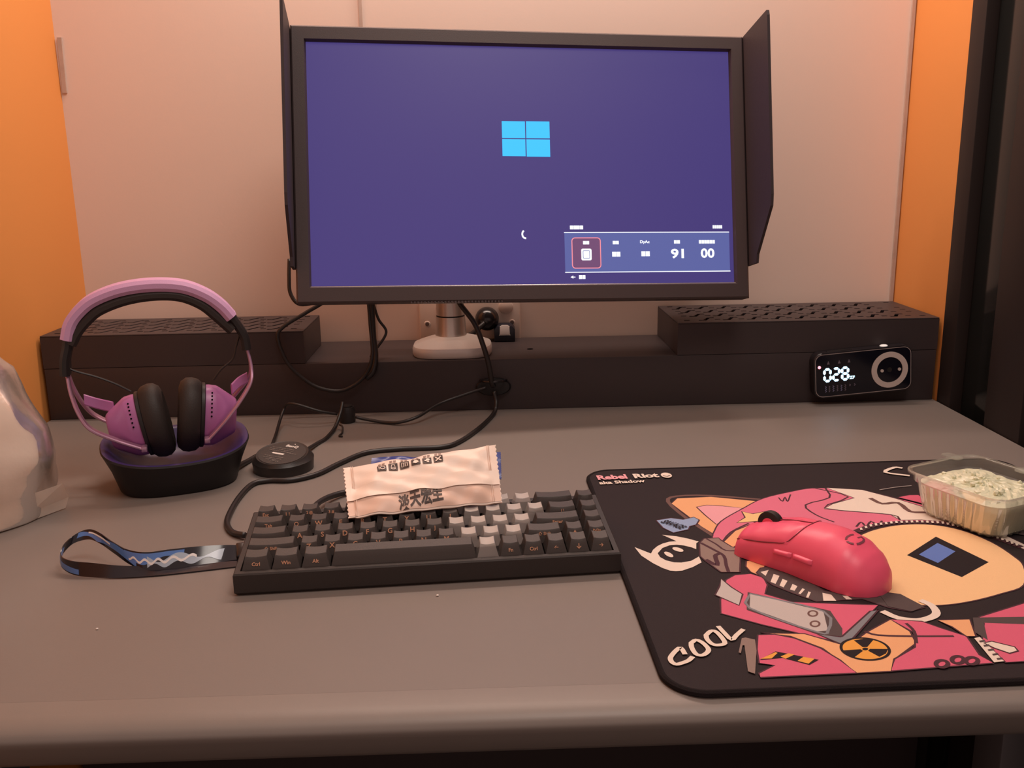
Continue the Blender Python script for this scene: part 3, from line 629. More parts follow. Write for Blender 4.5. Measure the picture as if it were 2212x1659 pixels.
Lp = [lp(.002, KW - .002, .002, KD - .002, lambda y: .0006), lp(0, KW, 0, KD, lambda y: .003), lp(0, KW, 0, KD, lambda y: top(y) - .0012), lp(.001, KW - .001, .001, KD - .001, top),
      lp(BZ - .0006, KW - BZ + .0006, BZ - .0006, KD - .0076, top), lp(BZ - .0002, KW - BZ + .0002, BZ - .0002, KD - .0080, lambda y: top(y) - .009)]
for A, B in zip(Lp, Lp[1:]):
    for k in range(4): bm.faces.new((A[k], A[(k + 1) % 4], B[(k + 1) % 4], B[k]))
bm.faces.new(Lp[0][::-1]); bm.faces.new(Lp[-1])
obj('case', bm, m_case, kb)
KM = Matrix.Translation((BZ, BZ, HF + BZ * (HR - HF) / KD)) @ Matrix.Rotation(SL, 4, 'X')
U = .01905
_cap = {}
def cap_mesh(wu, kind, row):
    key = (wu, kind, row)
    if key in _cap: return _cap[key]
    bw, bd = wu * U - .0010, U - .0010; h = .0112
    tw, td = bw - .0060, .0114; off = .0015
    bm = bmesh.new(); z0 = -.0012
    nx = 6
    def loop(w_, d_, cy, zf): 
        pts = []
        for i in range(nx + 1): pts.append((-w_ / 2 + w_ * i / nx, cy - d_ / 2))
        pts.append((w_ / 2, cy))
        for i in range(nx + 1): pts.append((w_ / 2 - w_ * i / nx, cy + d_ / 2))
        pts.append((-w_ / 2, cy))
        return [bm.verts.new((x, y, zf(x, y))) for x, y in pts]
    tilt = (row - 2) * .03
    dish = lambda x, y: z0 + h + (y - off) * -tilt - .0011 * max(0, 1 - (2 * x / tw) ** 2) * (1 if wu < 3 else 0) + (.0008 * max(0, 1 - (2 * (y - off) / td) ** 2) if wu > 3 else 0)
    A = loop(bw, bd, 0, lambda x, y: z0); B = loop(bw * .5 + tw * .5 - .0004, bd * .5 + td * .5 - .0003, off * .5, lambda x, y: z0 + h * .52)
    C_ = loop(tw + .0004, td + .0004, off, lambda x, y: dish(x, y) - .0004); T = loop(tw - .0006, td - .0006, off, dish)
    for P, Q in ((A, B), (B, C_), (C_, T)):
        n = len(P)
        for i in range(n): bm.faces.new((P[i], P[(i + 1) % n], Q[(i + 1) % n], Q[i]))
    if kind == 'black':
        for i in range(nx): bm.faces.new((T[i], T[i + 1], T[2 * nx + 1 - i], T[2 * nx + 2 - i])) if False else None
        bm.faces.new(T)
    bmesh.ops.recalc_face_normals(bm, faces=bm.faces[:])
    me = bpy.data.meshes.new('keycap'); bm.to_mesh(me); bm.free()
    me.materials.append(m_cap if kind == 'black' else m_clr)
    me.polygons.foreach_set('use_smooth', [True] * len(me.polygons)); me.set_sharp_from_angle(angle=R(30))
    tm = None
    if kind == 'clear':
        b2 = bmesh.new(); V = []
        for j in range(5): V.append([b2.verts.new((-tw / 2 + .0003 + (tw - .0006) * i / nx, off - td / 2 + .0003 + (td - .0006) * j / 4, 0)) for i in range(nx + 1)])
        for r_ in V:
            for v in r_: v.co.z = dish(v.co.x, v.co.y)
        for j in range(4):
            for i in range(nx): b2.faces.new((V[j][i], V[j][i + 1], V[j + 1][i + 1], V[j + 1][i]))
        tm = bpy.data.meshes.new('frosted_top'); b2.to_mesh(tm); b2.free(); tm.materials.append(m_frost)
        tm.polygons.foreach_set('use_smooth', [True] * len(tm.polygons))
    _cap[key] = (me, tm); return _cap[key]
bm = bmesh.new(); box(bm, (0, 0, -.0035), (.0156, .0156, .0055), .0006); box(bm, (0, 0, .0000), (.0100, .0110, .0034), .0008); box(bm, (0, 0, .0030), (.0056, .0045, .003), .0004)
bmesh.ops.recalc_face_normals(bm, faces=bm.faces[:]); SWM = bpy.data.meshes.new('switch'); bm.to_mesh(SWM); bm.free(); SWM.materials.append(m_sw)
bm = bmesh.new(); box(bm, (0, -.0058, -.0012), (.0085, .0026, .0012)); SLOTM = bpy.data.meshes.new('switch_slot'); bm.to_mesh(SLOTM); bm.free(); SLOTM.materials.append(M('bright_switch_slot', (.95, .9, .85), .3, emit=(1, .93, .86), estr=1.4))  # small bright emissive slot on the switch under a clear cap
rows = [
    [('Ctrl', 1.25), ('Win', 1.25), ('Alt', 1.25), ('', 6.25), ('*', 1), ('Fn', 1), ('Ctrl', 1), ('\u2190', 1), ('\u2193', 1), ('\u2192', 1)],
    [('\u21e7 Shift', 2.25)] + [(c, 1) for c in 'ZXCVBNM'] + [('*', 1)] * 3 + [('\u21e7 Shift', 1.75), ('\u25b2', 1), ('PgDn', 1)],
    [('', 1.75)] + [(c, 1) for c in 'ASDFGHJ'] + [('*', 1)] * 4 + [('Enter', 2.25), ('', 1)],
    [('Tab', 1.5)] + [(c, 1) for c in 'QWERTYUI'] + [('*', 1)] * 4 + [('| \\', 1.5), ('', 1)],
    [('Esc', 1)] + [(c, 1) for c in ('1 !', '2 @', '3 #', '4 $', '5 %', '6 ^', '7 &', '8 *')] + [('*', 1)] * 4 + [('', 2), ('', 1)],
]
fa = math.atan2(.0112, .00483)      # slope of the caps' front faces
for r_, row in enumerate(rows):
    x = 0.0
    for nm, wu in row:
        kind = 'clear' if nm == '*' else 'black'
        me, tm = cap_mesh(wu, kind, r_)
        o = bpy.data.objects.new('keycap', me); link(o, kb)
        o.matrix_local = KM @ Matrix.Translation(((x + wu / 2) * U, (r_ + .5) * U, (0, 0, .0004, .0011, .0020)[r_]))
        if kind == 'clear':
            t_ = bpy.data.objects.new('frosted_top', tm); link(t_, o)
            s_ = bpy.data.objects.new('switch', SWM); link(s_, kb); s_.matrix_local = o.matrix_local.copy()
            l_ = bpy.data.objects.new('switch_slot', SLOTM); link(l_, s_)
        elif nm:
            big = len(nm) == 1 and nm.isalpha()
            h = .0043 if big else (.0036 if nm in '\u2190\u2193\u2192\u25b2' else .0030)
            if nm == '\u2193': h = .0046
            if nm in '\u2190\u2192': h = .0030
            hz = .0052 if r_ == 0 else .0078
            mw = Matrix.Translation((0, -(U - .001) / 2 + .00483 * hz / .0112 - .00050, -.0012 + hz)) @ Matrix.Rotation(fa, 4, 'X')
            text('legend', nm, None, h, m_leg_, o, mw, .018)
        x += wu
# ------------------------------------------------------------------ wrist strap lying out of the keyboard's left side
m_strap = M('glossy_strap_black', (0.014, 0.012, 0.018), 0.16, spec=0.6)
m_sblue = M('strap_blue_print', (0.10, 0.22, 0.55), 0.18, spec=0.6); m_swht = M('strap_white_print', (0.85, 0.80, 0.78), 0.3); m_sgry = M('strap_pale_print', (0.42, 0.50, 0.60), 0.2)
strap = thing('wrist_strap', 'glossy black strap with blue and white print looping out from the keyboard', 'strap')
# (x, y, z of lower edge), (offset to upper edge)
ST = [((-.206, .772, .0045), (.001, .010, .0030)), ((-.2250, .7700, .0030), (.001, .013, .0060)), ((-.2500, .7630, .0022), (.001, .010, .0105)), ((-.2740, .7560, .0022), (.000, .007, .0125)), ((-.2920, .7525, .0026), (-.001, .005, .0125)),
      ((-.3080, .7580, .0070), (-.002, .003, .0100)), ((-.3240, .7680, .0130), (-.002, .002, .0085)), ((-.3400, .7790, .0180), (-.001, .003, .0070)), ((-.3530, .7850, .0200), (.000, .004, .0062)), ((-.3660, .7830, .0170), (.002, .003, .0065)),
      ((-.3725, .7745, .0105), (.002, .001, .0075)), ((-.3690, .7640, .0045), (.001, -.001, .0085)), ((-.3560, .7545, .0012), (.000, .001, .0095)), ((-.3380, .7480, .0009), (.000, .004, .0090)), ((-.3150, .7450, .0009), (.000, .006, .0065)), ((-.2850, .7470, .0009), (.000, .009, .0030)), ((-.2550, .7530, .0009), (.000, .010, .0020)), ((-.2250, .7600, .0009), (.000, .011, .0018)), ((-.206, .7640, .0009), (.000, .011, .0018))]
lo = catmull([a for a, b in ST], 15); of = [v * 1.22 for v in catmull([b for a, b in ST], 15)]
def nm_print(s): return s.endswith('print')
def ribbon(name, i0, i1, v0, v1, mat, parent, lift=0.0, thick=.0009, wav=None):
    i0, i1 = (i0 * 3, min(len(lo) - 1, i1 * 3)) if nm_print(name) else (i0, i1)
    bm = bmesh.new(); Rg = []
    for i in range(i0, i1 + 1):
        t_ = (lo[min(i + 1, len(lo) - 1)] - lo[max(i - 1, 0)]).normalized(); n_ = t_.cross(of[i]).normalized()
        if wav: w0, w1 = wav((i - i0) / max(1, i1 - i0))
        else: w0, w1 = v0, v1
        a_, b_ = lo[i] + of[i] * w0, lo[i] + of[i] * w1
        f_, k_ = n_ * (thick / 2 + lift), n_ * (thick / 2 + lift)
        Rg.append([bm.verts.new(a_ + f_), bm.verts.new(b_ + f_), bm.verts.new(b_ - k_), bm.verts.new(a_ - k_)])
    for A, B in zip(Rg, Rg[1:]):
        for k in range(4): bm.faces.new((A[k], A[(k + 1) % 4], B[(k + 1) % 4], B[k]))
    bm.faces.new(Rg[0][::-1]); bm.faces.new(Rg[-1])
    return obj(name, bm, mat, parent, True)
band_ = ribbon('strap_band', 0, len(lo) - 1, 0, 1, m_strap, strap)
ribbon('blue_print', 23, 44, 0, 1, m_sblue, band_, .0002, wav=lambda t: (.05 + .35 * abs(sin(t * 5)), .55 + .4 * sin(t * 4 + .5) ** 2))
ribbon('blue_print', 50, 62, 0, 1, m_sblue, band_, .0002, wav=lambda t: (.1, .75 - .3 * t))
ribbon('pale_print', 7, 20, 0, 1, m_sgry, band_, .0003, wav=lambda t: (.15 + .25 * sin(t * 9) ** 2, .45 + .35 * cos(t * 6) ** 2))
ribbon('pale_print', 13, 26, 0, 1, m_sblue, band_, .0002, wav=lambda t: (.5 + .2 * sin(t * 7), .92))
ribbon('white_print', 11, 25, 0, 1, m_swht, band_, .0004, wav=lambda t: (.44 + .11 * sin(t * 30), .57 + .11 * sin(t * 30)))
ribbon('white_print', 31, 40, 0, 1, m_swht, band_, .0004, wav=lambda t: (.60, .74))
bm = bmesh.new(); box(bm, (-.2155, .7795, .0085), (.016, .017, .0050), .0018, 3, Matrix.Rotation(R(14), 3, 'Z') @ Matrix.Rotation(R(24), 3, 'X')); obj('strap_clasp', bm, m_gloss, strap, True)

# ------------------------------------------------------------------ the two packets leaning on the keyboard
def packet(name, label, BL, BR, TR, TL, bulge, mats, fin=None, nx=72, ny=14, crinkle=.0010, seed=1):
    BL, BR, TR, TL = map(Vector, (BL, BR, TR, TL)); o0 = (BL + BR) / 2
    root = thing(name, label, 'packet', o0)
    rnd = random.Random(seed)
    nrm = ((BR - BL).cross(TL - BL)).normalized()
    ph = [rnd.uniform(0, 6) for _ in range(8)]
    def S(u, v, side, lift=0.0):
        p = (BL * (1 - u) + BR * u) * (1 - v) + (TL * (1 - u) + TR * u) * v
        e = min(u, 1 - u); k = 0 if e < .05 else min(1, (e - .05) / .16); k = k * k * (3 - 2 * k)
        g = k * (1 - (2 * v - 1) ** 4) ** .8
        c = crinkle * (sin(u * 17 + ph[0] + v * 5) * sin(v * 7 + ph[1]) + .6 * sin(u * 31 - v * 11 + ph[2]) + .5 * sin((u + v) * 23 + ph[3])) * (1 if e > .05 else .15)
        return p - o0 + nrm * (side * (bulge * g + .0005) + c + lift * side)
    def grid(nm, u0, u1, v0, v1, side, mat, parent, lift, gx, gy, zig=False):
        bm = bmesh.new(); V = []
        for j in range(gy + 1):
            r_ = []
            for i in range(gx + 1):
                u = u0 + (u1 - u0) * i / gx; v = v0 + (v1 - v0) * j / gy
                if zig and i == 0 and j % 2: u += .009
                if zig and i == gx and j % 2: u -= .009
                r_.append(bm.verts.new(S(u, v, side, lift)))
            V.append(r_)
        for j in range(gy):
            for i in range(gx): bm.faces.new((V[j][i], V[j][i + 1], V[j + 1][i + 1], V[j + 1][i]))
        return obj(nm, bm, mat, parent, 'all')
    f = grid('front_film', 0, 1, 0, 1, 1, mats[0], root, 0, nx, 26, True)
    b = grid('back_film', 0, 1, 0, 1, -1, mats[1], root, 0, nx, 26, True)
    return root, S, grid
m_film = M('cream_wrapper_film', (0.87, 0.71, 0.61), 0.40, spec=0.4); m_film2 = M('peach_wrapper_film', (0.72, 0.50, 0.40), 0.42, spec=0.4)
m_seal = M('pressed_seal', (0.72, 0.53, 0.43), 0.45)
pk, PS, PG = packet('cream_packet', 'cream wrapped packet with six black icons leaning on the keyboard', (-.123, .772, .0385), (.0114, .7975, .0395), (.007, .843, .0795), (-.1347, .832, .0640), .0042, (m_film, m_film2), seed=3)
fl = PG('seam_flap', .005, .995, .29, .53, 1, m_film, pk, .0016, 72, 8)
lw = PG('lower_panel', .006, .994, .02, .30, 1, m_film2, pk, .0004, 72, 10)
for u in (.052, .062, .938, .948): PG('seal_line', u - .0022, u + .0022, .01, .99, 1, m_seal, pk, .0013, 1, 20)
m_ink = M('black_ink', (0.055, 0.032, 0.026), 0.55); m_greyink = M('grey_ink', (0.34, 0.24, 0.20), 0.6)
def on_packet(nm, fn, mat, cu, cv, su, sv, lift):
    """fn draws 2-D polys in a unit square; mapped on the packet's front film"""
    bm = bmesh.new()
    for pl in fn:
        bm.faces.new([bm.verts.new(PS(cu + x * su, cv + y * sv, 1, lift)) for x, y in pl])
    bmesh.ops.triangulate(bm, faces=bm.faces[:])
    return obj(nm, bm, mat, pk)
def stk(pts, w_, closed=False):
    L, Rr = strokepoly(pts, w_, closed); n = len(L)
    return [[(L[i].x, L[i].y), (L[(i + 1) % n].x, L[(i + 1) % n].y), (Rr[(i + 1) % n].x, Rr[(i + 1) % n].y), (Rr[i].x, Rr[i].y)] for i in range(n if closed else n - 1)]
def circ(cx, cy, r, n=14): return [(cx + r * cos(2 * pi * i / n), cy + r * sin(2 * pi * i / n)) for i in range(n)]
icons = [
    stk(circ(.08, -.02, .26), .09, True) + stk([(-.30, .30), (-.30, -.30)], .07),
    stk([(-.14, .30), (.14, .30), (.22, -.10), (-.22, -.10)], .08, True) + stk([(-.26, -.20), (-.10, -.32), (.10, -.32), (.26, -.20)], .09),
    stk([(-.30, .26), (-.08, .26), (-.08, -.26), (-.30, -.26)], .08, True) + stk([(.08, .26), (.30, .26), (.30, -.26), (.08, -.26)], .08, True),
    [circ(0, -.06, .27)] + stk([(-.14, .30), (.0, .20), (.14, .30)], .08) + stk([(-.34, -.20), (.34, -.20)], .06),
    [circ(.10, .16, .20)] + [circ(-.16, -.04, .14)] + [circ(.08, -.22, .14)],
    stk([(-.30, .30), (.30, -.30)], .15) + stk([(.30, .30), (-.30, -.30)], .15),
]
for k, ic in enumerate(icons):
    cu, cv = .245 + k * .0735, .800 + k * .0085
    bx_ = on_packet('icon_tile', [[(-.49 + .14 * i, -.49 + .14 * j), (-.35 + .14 * i, -.49 + .14 * j), (-.35 + .14 * i, -.35 + .14 * j), (-.49 + .14 * i, -.35 + .14 * j)] for i in range(7) for j in range(7)], m_ink, cu, cv, .060, .130, .0008)
    ic_ = on_packet('icon_mark', ic, m_film, cu, cv, .060, .130, .0012); ic_.parent = bx_
    on_packet('icon_caption', [[(-.38, -.3), (-.05, -.3), (-.05, .3), (-.38, .3)], [(.06, -.3), (.40, -.3), (.40, .3), (.06, .3)]], m_greyink, cu, cv + .105, .055, .045, .0008)
for k, ch in enumerate('\u6de1\u5929\u5b8f\u751f'):
    o = text('calligraphy', ch, .0102, .0165, m_ink, pk, Matrix(), .034)
    cu, cv = .362 + k * .072, .140 + k * .022
    for v in o.data.vertices: v.co = PS(cu + v.co.x / .140, cv + v.co.y / .066 + v.co.x * .12, 1, .0010)
m_blue = M('blue_foil_wrapper', (0.035, 0.055, 0.26), 0.3, spec=0.5)
packet('blue_packet', 'dark blue foil packet mostly hidden behind the cream packet', (-.1130, .8320, .0425), (.0120, .8540, .0425), (.0120, .8790, .0610), (-.1130, .8700, .0610), .0030, (m_blue, m_blue), seed=5)

# ------------------------------------------------------------------ mouse mat
m_mat = M('black_mat_cloth', (0.026, 0.018, 0.020), 0.75, spec=0.2, bump=0.3, bscale=1500)
m_hem = M('stitched_hem', (0.013, 0.009, 0.010), 0.8, spec=0.15, bump=0.6, bscale=1800)
PADW, PADD, MT = 0.470, 0.4480, 0.0040
PADC = (0.1075 + PADW / 2, 0.7655, 0)
pad = thing('mouse_mat', 'large black mouse mat with pink and peach comic print under the pink mouse', 'mouse mat', PADC, R(0.9))
PINV = (Matrix.Translation(PADC) @ Matrix.Rotation(R(0.9), 4, 'Z')).inverted()
bm = bmesh.new(); prism(bm, rrect(PADW - .003, PADD - .003, .0275, 10), 0.0002, MT, .0006, 1); obj('cloth', bm, m_mat, pad)
bm = bmesh.new(); L = rrect(PADW - .003, PADD - .003, .0275, 12); n = len(L); Rg = []
for i in range(n):
    p = Vector((*L[i], 0)); t_ = (Vector((*L[(i + 1) % n], 0)) - Vector((*L[i - 1], 0))).normalized(); o_ = Vector((t_.y, -t_.x, 0))
    Rg.append([bm.verts.new(p + o_ * x + Vector((0, 0, z))) for x, z in ((-.0018, .0043), (.0002, .0047), (.0017, .0036), (.0019, .0014), (.0010, .0002), (-.0018, .0001))])
for i in range(n):
    A, B = Rg[i], Rg[(i + 1) % n]
    for k in range(6): bm.faces.new((A[k], A[(k + 1) % 6], B[(k + 1) % 6], B[k]))
obj('stitched_edge', bm, m_hem, pad, True)
PC = dict(orange=(.80, .40, .20), lightpink=(.78, .36, .40), pink=(.70, .17, .26), cream=(.78, .66, .57), plum=(.075, .030, .040), brown=(.16, .085, .075), yellow=(.82, .54, .25),
          peach=(.87, .55, .29), ink=(.016, .011, .014), blue=(.12, .20, .52), tagblue=(.28, .36, .54), rose=(.66, .12, .20), darkgrey=(.09, .065, .065), silver=(.52, .46, .44), taupe=(.27, .19, .165),
          slate=(.22, .22, .24), lightgrey=(.50, .43, .40), amber=(.80, .36, .07))
PM = {k: M('print_' + k, v, 0.72, spec=0.2, bump=0.25, bscale=1500) for k, v in PC.items()}
PRINTS = [
('ear_panel','orange','p',0,[179.5,877.1,188.4,891.7,223.2,893.7,270.7,876.0,242.7,853.4,222.9,828.9,203.7,796.2,195.4,815.9,188.4,844.2]),
('outline','brown','s',4,[272.3,881.5,223.8,896.6,189.5,897.4,177.6,882.8,186.8,836.5,201.3,794.1]),
('inner_panel','lightpink','p',0,[202.4,866.0,213.6,870.2,228.6,866.9,246.4,859.6,224.2,833.9,210.9,819.8,205.7,844.5]),
('dome','pink','p',0,[202.1,797.3,216.7,826.8,246.1,858.5,273.1,884.3,306.8,901.6,332.4,910.4,361.8,905.8,387.7,893.2,403.4,877.5,422.0,856.6,438.0,828.9,449.5,803.0,418.9,809.1,384.3,815.5,359.2,809.3,332.8,794.3,316.1,783.8,225.1,780.9,200.9,784.9]),
('pale_panel','cream','p',0,[347.0,910.6,381.0,902.0,404.2,874.6,419.6,851.4,442.3,818.4,459.3,783.2,466.1,757.8,475.9,717.2,476.2,675.4,463.0,645.1,451.2,655.9,461.3,698.6,460.0,745.1,443.6,788.0,425.3,810.6,404.1,817.6,383.7,818.5,380.5,833.0,324.0,851.8,336.4,864.5,363.9,879.3]),
('seam','plum','s',2,[345.6,909.4,339.7,881.7,309.5,863.7,310.7,837.0,321.3,817.9]),
('seam','plum','s',2,[332.4,910.4,337.7,907.6,359.1,882.5,324.8,853.9,380.5,833.0,383.7,818.5]),
('badge','brown','s',5,[379.3,877.6,384.7,861.5,401.0,862.6,402.5,839.3,416.2,835.7]),
('stitching','plum','s',1.5,[289.7,885.9,290.2,874.6,296.6,887.1,294.9,873.7,304.3,893.5]),
('stitching','plum','s',2,[337.0,805.0,346.0,816.2,346.4,805.4,356.0,817.5,357.3,807.0,366.4,817.7]),
('star','yellow','p',0,[243.0,850.7,251.7,843.8,271.3,851.4,261.3,833.8,266.8,820.8,250.0,824.5,230.6,822.3,242.0,835.2]),
('band','orange','p',0,[203.5,773.4,223.8,803.3,247.2,821.2,268.1,815.7,229.8,785.2,210.6,763.3]),
('seam','plum','s',2,[203.5,773.4,219.2,799.9,241.3,820.1]),
('oval','peach','p',0,[316.3,770.2,335.5,787.1,354.9,799.0,380.5,806.9,407.6,805.0,428.1,790.1,440.6,761.7,443.4,731.5,440.5,710.8,421.4,677.1,396.1,663.6,366.9,652.5,341.3,647.4,319.9,650.8,305.0,670.4,303.0,705.1]),
('zip','plum','s',7,[332.7,793.9,352.2,805.9,375.1,811.7,397.8,812.0,418.2,807.6,431.6,797.0,442.8,782.9,451.9,766.3,460.3,749.4]),
('tooth','cream','p',0,[338.1,799.9,340.4,800.3,339.1,795.1,336.8,794.8]),
('tooth','cream','p',0,[344.0,803.6,346.4,804.0,345.0,798.8,342.7,798.4]),
('tooth','cream','p',0,[350.1,807.4,352.4,807.7,351.0,802.4,348.7,802.1]),
('tooth','cream','p',0,[355.6,809.4,358.0,809.7,356.5,804.4,354.2,804.1]),
('tooth','cream','p',0,[360.9,810.7,363.3,811.0,361.9,805.8,359.5,805.4]),
('tooth','cream','p',0,[366.3,812.1,368.7,812.4,367.2,807.1,364.8,806.8]),
('tooth','cream','p',0,[371.7,813.4,374.1,813.7,372.5,808.4,370.2,808.1]),
('tooth','cream','p',0,[376.9,814.2,379.3,814.5,377.7,809.2,375.3,808.9]),
('tooth','cream','p',0,[381.8,814.3,384.2,814.6,382.6,809.3,380.2,809.0]),
('tooth','cream','p',0,[386.7,814.4,389.1,814.7,387.4,809.4,385.1,809.0]),
('tooth','cream','p',0,[391.6,814.5,394.0,814.8,392.3,809.4,389.9,809.1]),
('tooth','cream','p',0,[396.5,814.5,398.9,814.9,397.2,809.5,394.8,809.2]),
('tooth','cream','p',0,[401.0,813.8,403.4,814.1,401.7,808.8,399.3,808.5]),
('tooth','cream','p',0,[405.4,812.8,407.8,813.2,406.1,807.8,403.7,807.5]),
('tooth','cream','p',0,[409.8,811.9,412.2,812.2,410.5,806.9,408.1,806.6]),
('tooth','cream','p',0,[414.2,810.9,416.6,811.2,414.9,806.0,412.5,805.6]),
('tooth','cream','p',0,[418.5,809.7,420.9,810.0,419.1,804.7,416.7,804.4]),
('tooth','cream','p',0,[421.9,806.9,424.3,807.3,422.5,802.0,420.1,801.7]),
('tooth','cream','p',0,[425.3,804.2,427.7,804.5,425.9,799.3,423.5,799.0]),
('tooth','cream','p',0,[428.7,801.5,431.1,801.8,429.2,796.6,426.9,796.3]),
('tooth','cream','p',0,[431.9,798.6,434.3,798.9,432.5,793.8,430.1,793.5]),
('tooth','cream','p',0,[434.8,795.1,437.1,795.4,435.3,790.3,432.9,790.0]),
('tooth','cream','p',0,[437.6,791.5,439.9,791.8,438.1,786.8,435.7,786.5]),
('tooth','cream','p',0,[440.4,788.0,442.7,788.3,440.8,783.3,438.5,783.0]),
('tooth','cream','p',0,[443.0,784.4,445.4,784.7,443.5,779.7,441.1,779.4]),
('tooth','cream','p',0,[445.3,780.3,447.6,780.6,445.7,775.6,443.4,775.3]),
('tooth','cream','p',0,[447.5,776.2,449.9,776.5,448.0,771.6,445.7,771.3]),
('tooth','cream','p',0,[449.8,772.1,452.1,772.4,450.2,767.6,447.9,767.3]),
('tooth','cream','p',0,[452.0,768.1,454.3,768.4,452.4,763.5,450.1,763.3]),
('tooth','cream','p',0,[454.1,763.9,456.4,764.2,454.4,759.4,452.2,759.1]),
('tooth','cream','p',0,[456.1,759.7,458.4,760.0,456.5,755.3,454.2,755.0]),
('tooth','cream','p',0,[458.1,755.7,460.4,755.9,458.5,751.3,456.2,751.0]),
('dark_panel','ink','p',0,[355.3,739.5,398.2,777.2,416.4,721.1,380.2,694.4]),
('blue_panel','blue','p',0,[365.9,740.1,393.0,763.2,399.7,744.5,373.9,722.3]),
('tag','tagblue','p',0,[156.7,833.6,171.9,838.6,182.4,833.8,194.0,839.1,197.5,831.7,192.2,820.1,185.3,816.6,182.4,809.1,167.0,802.1,159.8,814.5]),
('emblem','cream','p',0,[126.7,772.0,132.7,764.6,138.6,757.3,141.8,765.2,146.8,772.6,152.5,778.1,159.5,782.0,166.0,782.7,160.7,790.9,155.9,798.0,168.2,793.7,177.5,787.7,185.5,780.5,182.5,777.0,179.6,764.0,176.5,768.0,170.7,772.5,164.3,774.7,157.9,773.8,150.7,768.5,144.5,757.5,145.1,749.4,148.8,742.5,154.9,737.9,160.8,737.1,169.8,739.9,178.5,748.4,178.0,736.3,168.6,727.5,158.5,721.2,152.9,720.5,148.3,721.9,143.0,727.4,136.9,737.3,129.6,753.5]),
('emblem_dot','cream','p',0,[167.7,761.0,167.2,760.0,166.2,759.4,165.1,759.3,163.7,759.7,162.4,760.6,161.1,761.8,160.1,763.3,159.4,764.9,159.2,766.4,159.3,767.8,159.9,768.8,160.8,769.4,162.0,769.5,163.4,769.2,164.7,768.3,166.0,767.1,167.0,765.6,167.7,764.0,167.9,762.4]),
('emblem_dot','cream','p',0,[156.5,749.6,155.9,748.7,155.1,748.4,154.1,748.6,153.0,749.4,152.1,750.7,151.2,752.4,150.6,754.2,150.3,756.1,150.2,757.8,150.5,759.2,151.1,760.1,152.0,760.5,153.0,760.2,154.0,759.4,155.0,758.1,155.8,756.4,156.5,754.6,156.8,752.7,156.8,751.0]),
('lower_panel','rose','p',0,[189.7,701.2,199.3,710.0,213.0,711.7,221.3,703.6,220.5,690.0,213.9,674.4,230.9,659.7,267.4,654.1,293.8,650.7,282.0,636.9,247.8,594.3,221.9,609.6,197.6,625.0,171.6,644.4,176.7,666.5]),
('peach_tab','orange','p',0,[216.1,736.4,222.0,738.1,230.0,727.4,219.8,706.7,213.8,714.8,212.7,725.8]),
('strap_band','darkgrey','p',0,[217.8,712.6,224.1,721.9,231.6,724.5,256.2,693.2,261.6,676.6,280.7,668.5,305.7,672.1,317.8,667.1,326.9,644.4,313.0,638.8,299.5,646.1,285.7,661.3,249.2,659.2,235.7,674.8,224.5,689.7]),
('strap_print','cream','p',0,[221.9,714.2,229.6,717.6,223.8,706.5]),
('strap_print','cream','p',0,[231.4,709.8,235.0,705.7,227.4,691.4,224.5,695.2]),
('strap_print','cream','p',0,[235.7,700.1,238.6,696.2,231.7,684.6,229.7,688.3]),
('strap_print','cream','p',0,[240.8,690.5,243.3,686.0,238.4,678.1,235.7,680.8]),
('strap_print','cream','p',0,[246.1,682.2,247.3,680.0,241.1,672.0,240.0,673.5]),
('strap_print','cream','p',0,[248.9,676.4,250.3,674.9,245.2,665.5,243.6,666.3]),
('strap_print','cream','p',0,[258.9,673.3,264.6,669.5,264.7,659.2,254.9,659.9]),
('strap_print','cream','p',0,[272.4,667.3,276.2,667.0,277.7,660.8,273.2,661.1]),
('cuff','silver','p',0,[186.5,703.2,190.9,687.2,196.4,674.8,188.6,656.3,174.7,674.8,182.2,690.6]),
('buckle','taupe','p',0,[185.1,776.5,191.6,786.7,205.0,787.1,205.8,781.7,211.4,766.9,217.9,760.1,204.8,714.8,189.4,715.8,181.7,739.1,179.4,748.9]),
('seam','plum','s',3,[186.3,777.1,194.8,760.4,199.8,747.6,197.0,728.6,195.7,715.4]),
('seam','plum','s',2,[193.6,785.9,199.4,772.9,204.3,759.1,217.4,758.2]),
('seam','plum','s',4,[197.6,752.7,192.4,748.1,189.7,729.0,182.7,741.4]),
('plate_back','darkgrey','p',0,[201.2,678.0,254.2,643.1,253.0,615.6,248.7,604.2,232.9,608.0,192.4,648.9]),
('plate','silver','p',0,[202.4,675.1,248.8,642.8,241.7,613.3,232.3,612.4,195.3,651.3]),
('plate_edge','slate','c',2.2,[202.4,675.1,248.8,642.8,241.7,613.3,232.3,612.4,195.3,651.3]),
('rivet','brown','p',0,[243.8,639.3,243.0,637.7,241.9,636.2,240.6,635.1,239.2,634.5,237.9,634.3,236.7,634.6,235.8,635.4,235.3,636.6,235.2,638.1,235.6,639.8,236.3,641.4,237.4,642.9,238.7,644.0,240.1,644.7,241.5,644.9,242.7,644.5,243.6,643.7,244.1,642.4,244.2,640.9]),
('rivet_center','lightgrey','p',0,[242.2,639.4,241.7,638.4,241.1,637.6,240.3,636.9,239.4,636.5,238.6,636.4,237.9,636.6,237.4,637.1,237.0,637.8,237.0,638.7,237.2,639.7,237.6,640.6,238.3,641.5,239.1,642.2,239.9,642.6,240.8,642.7,241.5,642.5,242.0,642.0,242.4,641.2,242.4,640.3]),
